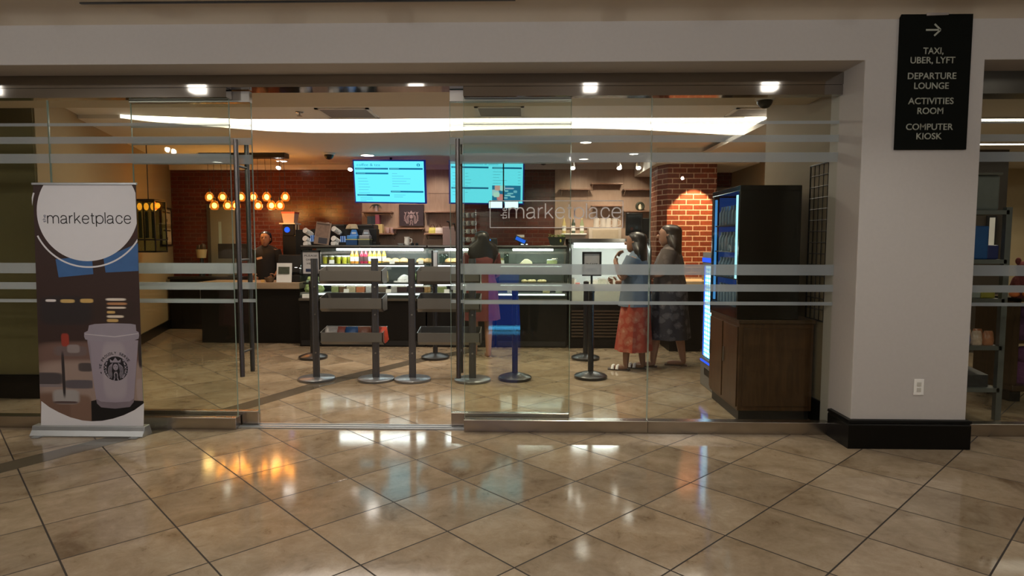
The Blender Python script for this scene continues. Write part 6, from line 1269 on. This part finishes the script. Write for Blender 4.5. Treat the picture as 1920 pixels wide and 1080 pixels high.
def person(label, loc, rz, H, skin, arms, feet=None, lean=0.0, head_turn=0.0, hipw=1.0):
    """arms: (elbow, wrist, hand end) for each side, standing figure facing -Y, heights for 1.65 m then scaled"""
    t = thing('person', label, 'person', loc, rz); k = H/1.65
    hx = 0.088; ft = feet or {1: (0.0, 0.0), -1: (0.0, 0.0)}
    nd = {'pelvis': ((0, 0.01, .93), (.135*hipw, .095)), 'waist': ((0, 0, 1.07), (.115*hipw, .085)), 'chest': ((0, 0.005, 1.24), (.135, .095)), 'upper': ((0, .01, 1.35), (.115, .075)), 'neck': ((0, .012, 1.435), .045), 'skull': ((0, -.005, 1.50), .045)}
    ed = [('pelvis', 'waist'), ('waist', 'chest'), ('chest', 'upper'), ('upper', 'neck'), ('neck', 'skull')]
    for s, n in ((1, 'l'), (-1, 'r')):
        fx, fy = ft[s]
        nd.update({n+'hip': ((s*hx, .01, .86), .088*hipw), n+'thigh': ((s*(hx+.005)+fx*.3, .005+fy*.3, .68), .075), n+'knee': ((s*.085+fx*.6, .0+fy*.6, .47), .054), n+'calf': ((s*.083+fx*.8, .015+fy*.8, .32), .050), n+'ankle': ((s*.08+fx, .025+fy, .075), .033), n+'heel': ((s*.08+fx, .035+fy, .034), .030), n+'ball': ((s*.085+fx, -.085+fy, .024), (.038, .022)), n+'toe': ((s*.085+fx, -.135+fy, .018), (.030, .016))})
        ed += [('pelvis', n+'hip'), (n+'hip', n+'thigh'), (n+'thigh', n+'knee'), (n+'knee', n+'calf'), (n+'calf', n+'ankle'), (n+'ankle', n+'heel'), (n+'heel', n+'ball'), (n+'ball', n+'toe')]
        el, wr, he = [Vector(q) for q in arms[s]]; sh = Vector((s*.165, .01, 1.345)); pal = wr + (he-wr)*.45
        nd.update({n+'shoulder': (tuple(sh), .058), n+'arm': (tuple(sh.lerp(el, .5)), .047), n+'elbow': (tuple(el), .037), n+'fore': (tuple(el.lerp(wr, .4)), .037), n+'wrist': (tuple(wr), .025), n+'palm': (tuple(pal), (.036, .018))})
        ed += [('upper', n+'shoulder'), (n+'shoulder', n+'arm'), (n+'arm', n+'elbow'), (n+'elbow', n+'fore'), (n+'fore', n+'wrist'), (n+'wrist', n+'palm')]
    vs, fs = skin_mesh(nd, ed, 'pelvis')
    b = MB(); b.add(vs, fs)
    for s in (1, -1):                                            # five unequal bent fingers on each palm
        el, wr, he = [Vector(q) for q in arms[s]]; d = (he-wr).normalized(); pal = wr + (he-wr)*.45
        side = d.cross(Vector((0, 1, 0.2))).normalized(); nrm = side.cross(d).normalized()
        for i, L in enumerate((.062, .075, .080, .072)):
            o_ = pal + side*(i-1.5)*.019 + d*.028
            b.tube([o_, o_+d*L*.45+nrm*.004, o_+d*L*.78+nrm*.018, o_+d*L*.92+nrm*.034], [.0092, .0088, .0080, .0066], 6)
        o_ = pal - side*.030*s + d*-.018
        b.tube([o_, o_-side*.022*s+d*.020+nrm*.008, o_-side*.026*s+d*.045+nrm*.02], [.011, .0098, .0078], 6)
    # head: skull, jaw, nose, ears, eyes, mouth in the same body mesh
    hc = Vector((0, -.012, 1.545)); R_ = Matrix.Rotation(head_turn, 3, 'Z')
    def H3(p): return hc + R_ @ Vector(p)
    n_ = 20; rg = []
    for z, cy, rx, ry in ((-.125, -.035, .018, .016), (-.115, -.035, .036, .034), (-.085, -.022, .054, .064), (-.045, -.008, .066, .082), (0, 0, .073, .092), (.045, .006, .075, .094), (.08, .012, .064, .080), (.103, .014, .040, .050), (.112, .014, .010, .012)):
        rg.append([H3((rx*math.cos(2*PI*j/n_), cy+ry*math.sin(2*PI*j/n_), z)) for j in range(n_)])
    b.rings(rg)
    b.ell(H3((0, -.098, -.018)), (.012, .018, .024), 8, 6, R_)
    for s in (-1, 1): b.ell(H3((s*.075, .008, -.01)), (.010, .020, .030), 8, 6, R_); b.mi(1).ell(H3((s*.029, -.086, .012)), (.012, .007, .006), 8, 4, R_); b.ell(H3((s*.029, -.088, .034)), (.017, .005, .003), 8, 4, R_); b.mi(0)
    b.mi(2).ell(H3((0, -.088, -.062)), (.022, .008, .007), 8, 4, R_); b.mi(0)
    o = b.build('body', [skin, M_EYE, M_LIP], t, w=False, smooth=True)
    o.scale = (k, k, k)
    return t, k, hc, R_
def hair(t, k, hc, R_, mt, length=0.0, width=1.0, bun=False):
    def H3(p): return hc + R_ @ Vector(p)
    n_ = 22; rg = []
    secs = [(.122, .020, .012, .014), (.112, .020, .050, .058), (.085, .024, .078, .092), (.045, .030, .088, .098), (.0, .040, .088, .086), (-.05, .052, .086*width, .074)]
    if length: 
        m_ = 5
        for i in range(1, m_+1):
            f = i/m_; secs.append((-.05-length*f, .052+.030*math.sin(f*1.6), (.090*width)*(1+.18*math.sin(PI*f))*(1-.35*f*f), .070*(1-.45*f)))
    else: secs.append((-.085, .060, .050, .050))
    for i, (z, cy, rx, ry) in enumerate(secs):
        rg.append([H3((rx*(1+.04*math.sin(7*2*PI*j/n_+i))*math.cos(2*PI*j/n_), cy+ry*(1+.03*math.sin(9*2*PI*j/n_+2*i))*math.sin(2*PI*j/n_), z)) for j in range(n_)])
    b = MB().rings(rg)
    if bun: b.ell(H3((0, .105, .07)), (.045, .045, .045), 12, 8)
    o = b.build('hair', mt, t, w=False, smooth=True); o.scale = (k, k, k)
def garment(name, t, k, secs, mt, fold=0.0, nf=9, n=36, cap0=True, cap1=True):
    m_ = len(secs)
    b = MB().loft(secs, n, (lambda i, a: fold*((m_-1-i)/max(1, m_-1))*(math.sin(nf*a+.7*i)+.5*math.sin((nf+4)*a-i))) if fold else None, cap0, cap1)
    o = b.build(name, mt, t, w=False, smooth=True); o.scale = (k, k, k); return o
def sleeves(t, k, arms, mt, upto=0.6, r=(.070, .062)):
    for s in (1, -1):
        sh = Vector((s*.155, .01, 1.36)); el, wr, _ = [Vector(q) for q in arms[s]]
        if upto <= 1: pts = [sh, sh.lerp(el, upto*.5), sh.lerp(el, upto)]; rr = [r[0], (r[0]+r[1])/2, r[1]]
        else: pts = [sh, sh.lerp(el, .5), el, el.lerp(wr, upto-1)]; rr = [r[0], r[0]*.95, r[1], r[1]*.9]
        o = MB().tube(pts, rr, 12).build('sleeve', mt, t, w=False, smooth=True); o.scale = (k, k, k)
YOKE = [(1.29, 0, .005, .186, .122), (1.345, 0, .010, .200, .100), (1.392, 0, .014, .165, .078), (1.425, 0, .014, .095, .060), (1.440, 0, .012, .058, .052)]
SK_T = mat('tan_skin', (0.36, 0.19, 0.125), 0.5, var=0.06); SK_B = mat('brown_skin', (0.22, 0.11, 0.068), 0.5, var=0.06); SK_L = mat('light_skin', (0.50, 0.32, 0.24), 0.5, var=0.06)
down = {1: ((.225, .03, 1.09), (.21, -.03, .86), (.205, -.05, .77)), -1: ((-.225, .03, 1.09), (-.21, -.03, .86), (-.205, -.05, .77))}
# woman in red at the middle case, seen from behind
A_ = {1: ((.22, -.06, 1.10), (.14, -.24, 1.02), (.08, -.31, 1.03)), -1: ((-.22, -.04, 1.10), (-.15, -.22, 1.00), (-.09, -.29, 1.01))}
t, k, hc, R_ = person('woman with long dark hair and dull red knee length dress facing the middle pastry case', (-0.60, 8.22, 0), PI+.35, 1.63, SK_T, A_, {1: (0.0, -.06), -1: (0.02, .05)}, hipw=1.1)
t.scale = (1.10, 1.12, 1)
RED = spots_mat('dull_red_cloth', (0.13, 0.028, 0.028), (0.11, 0.022, 0.025), (0.16, 0.045, 0.04), 9)
garment('dress', t, k, [(.50, 0, .0, .215, .17), (.66, 0, .0, .205, .165), (.84, 0, .005, .192, .150), (.95, 0, .01, .182, .138), (1.06, 0, .005, .158, .120), (1.18, 0, 0, .160, .122), *YOKE], RED, .05)
sleeves(t, k, A_, RED, .55); hair(t, k, hc, R_, M_HAIR, .30, 1.85)
for s, fx, fy in ((1, .085, -.06), (-1, -.06, .05)):
    o = MB().prof_x([(-.155+fy, 0), (.065+fy, 0), (.065+fy, .012), (-.155+fy, .012)], fx-.042, fx+.042).build('sandal', mat('tan_sandal', (0.34, 0.24, 0.15), 0.5), t, w=False); o.scale = (k, k, k)
# woman with pale blue top and red flowered skirt
A2 = {1: ((.20, -.10, 1.10), (.10, -.20, 1.32), (.06, -.17, 1.41)), -1: ((-.21, -.05, 1.10), (-.14, -.22, 1.04), (-.08, -.29, 1.06))}
t, k, hc, R_ = person('woman in pale blue top and long red flowered skirt wearing white sandals', (1.26, 7.46, 0), -1.95, 1.61, SK_B, A2, {1: (0.0, -.10), -1: (0.0, .05)}, hipw=1.1)
t.scale = (1.10, 1.12, 1)
SKT = spots_mat('red_flower_skirt', (0.30, 0.045, 0.022), (0.34, 0.10, 0.06), (0.42, 0.24, 0.16), 10)
garment('skirt', t, k, [(.24, 0, -.01, .215, .185), (.42, 0, -.005, .205, .175), (.62, 0, 0, .200, .165), (.82, 0, .01, .195, .155), (.95, 0, .01, .180, .138), (1.05, 0, .005, .150, .115)], SKT, .07, 8)
TOP = mat('pale_blue_cloth', (0.105, 0.135, 0.18), 0.85, var=0.08, bump=0.3)
garment('top', t, k, [(.78, 0, .0, .205, .170), (.90, 0, .005, .200, .160), (1.05, 0, .0, .182, .142), (1.18, 0, 0, .180, .138), *YOKE], TOP, .04)
sleeves(t, k, A2, TOP, .75, (.082, .080)); hair(t, k, hc, R_, M_HAIR, .28, 1.6)
WS = mat('white_strap', (0.78, 0.76, 0.72), 0.5)
for s, fx, fy in ((1, .083, -.10), (-1, -.083, .05)):
    o = MB().prof_x([(-.16+fy, 0), (.07+fy, 0), (.07+fy, .014), (-.16+fy, .014)], fx-.045, fx+.045).build('sandal_sole', mat('dark_sole', (0.05, 0.035, 0.03), 0.6), t, w=False); o.scale = (k, k, k)
    for dy in (-.11, -.06):
        o = MB().tube([(fx-.044, dy+fy, .012), (fx-.02, dy+fy, .050), (fx+.02, dy+fy, .050), (fx+.044, dy+fy, .012)], .016, 8).build('sandal_strap', WS, t, w=False); o.scale = (k, k, k)
# taller woman in a dark flowered dress
A3 = {1: ((.23, -.05, 1.10), (.10, -.26, 1.06), (.02, -.28, 1.07)), -1: ((-.23, -.05, 1.10), (-.12, -.25, 1.02), (-.04, -.29, 1.03))}
t, k, hc, R_ = person('taller woman with long brown hair and dark flowered dress standing before the brick column', (1.70, 7.68, 0), -1.85, 1.70, SK_T, A3, {1: (0.0, -.16), -1: (0.0, .12)}, hipw=1.15)
t.scale = (1.12, 1.20, 1)
DRS = spots_mat('dark_flower_cloth', (0.030, 0.030, 0.042), (0.085, 0.082, 0.10), (0.17, 0.16, 0.175), 11)
garment('skirt', t, k, [(.34, 0, -.01, .235, .215), (.52, 0, -.005, .225, .20), (.72, 0, 0, .215, .185), (.90, 0, .01, .205, .165), (1.05, 0, .005, .165, .130)], DRS, .06, 8)
garment('blouse', t, k, [(.98, 0, .005, .200, .155), (1.08, 0, .0, .182, .142), (1.20, 0, 0, .186, .145), *YOKE], spots_mat('brown_grey_cloth', (0.10, 0.075, 0.065), (0.13, 0.10, 0.09), (0.16, 0.125, 0.11), 12), .03)
sleeves(t, k, A3, MATS['brown_grey_cloth'], .8, (.085, .080)); hair(t, k, hc, R_, M_HAIRB, .34, 1.55)
for s, fx, fy in ((1, .083, -.16), (-1, -.083, .12)):
    o = MB().prof_x([(-.15+fy, 0), (.065+fy, 0), (.065+fy, .012), (-.15+fy, .012)], fx-.040, fx+.040).build('sandal', mat('brown_sandal', (0.09, 0.05, 0.035), 0.5), t, w=False); o.scale = (k, k, k)
# employee behind the reception desk
A4 = {1: ((.23, .0, 1.09), (.17, -.13, .96), (.13, -.19, .93)), -1: ((-.23, .0, 1.09), (-.17, -.13, .96), (-.13, -.19, .93))}
t, k, hc, R_ = person('employee in black shirt with orange name badge standing behind the reception desk', (-4.22, 10.13, 0), .12, 1.66, mat('warm_brown_skin', (0.34, 0.17, 0.10), 0.45, var=0.06), A4)
BLK = mat('black_cloth', (0.012, 0.012, 0.014), 0.85, var=0.2)
garment('shirt', t, k, [(.84, 0, .01, .185, .145), (1.0, 0, .005, .165, .130), (1.18, 0, 0, .165, .130), *YOKE], BLK, .02)
garment('trousers', t, k, [(.12, 0, .02, .15, .075), (.5, 0, .01, .165, .095), (.80, 0, .01, .185, .125), (.92, 0, .01, .175, .125)], BLK)
sleeves(t, k, A4, BLK, 1.2, (.072, .055)); hair(t, k, hc, R_, M_HAIR, 0, 1.0, bun=True)
o = MB().obox((-.065, -.138, 1.235), (.085, .008, .035), Matrix.Rotation(-.25, 3, 'Y')).build('name_badge', mat('orange_white_badge', (0.85, 0.50, 0.28), 0.4, emit=None), t, w=False); o.scale = (k, k, k)
# two people on the corridor side, seen mirrored in the glass
t, k, hc, R_ = person('person in pale cardigan and pink skirt mirrored in the glass beside the pull bars', (-4.55, 0.28, 0), PI, 1.62, SK_L, down, hipw=1.15)
garment('skirt', t, k, [(.22, 0, 0, .24, .19), (.6, 0, 0, .215, .175), (.92, 0, .01, .19, .145), (1.04, 0, .005, .16, .12)], mat('pink_cloth', (0.50, 0.24, 0.22), 0.85), .05, 8)
garment('cardigan', t, k, [(.66, 0, .0, .225, .17), (.9, 0, .005, .21, .16), (1.1, 0, .0, .19, .145), *YOKE], mat('pale_cloth', (0.55, 0.47, 0.42), 0.85), .03)
sleeves(t, k, down, MATS['pale_cloth'], 1.8, (.075, .06)); hair(t, k, hc, R_, M_HAIR, .12, 1.1)
A6 = {1: ((.21, -.05, 1.12), (.075, -.02, 1.34), (.05, -.01, 1.42)), -1: ((-.21, -.05, 1.12), (-.075, -.02, 1.34), (-.05, -.01, 1.42))}
t, k, hc, R_ = person('person in dark clothes holding up a phone mirrored faintly in the right glass door', (0.02, -0.34, 0), PI, 1.60, SK_T, A6)
garment('shirt', t, k, [(.82, 0, .01, .18, .14), (1.0, 0, .005, .165, .13), (1.18, 0, 0, .165, .13), *YOKE], BLK, .02)
for s in (-1, 1): 
    o = MB().loft([(.05, s*.082, .02, .062, .07), (.45, s*.088, .0, .075, .078), (.75, s*.09, .005, .095, .10), (.9, s*.07, .01, .105, .12)], 16).build('trouser_leg', BLK, t, w=False, smooth=True); o.scale = (k, k, k)
sleeves(t, k, A6, BLK, .7, (.072, .065)); hair(t, k, hc, R_, M_HAIR, .05)
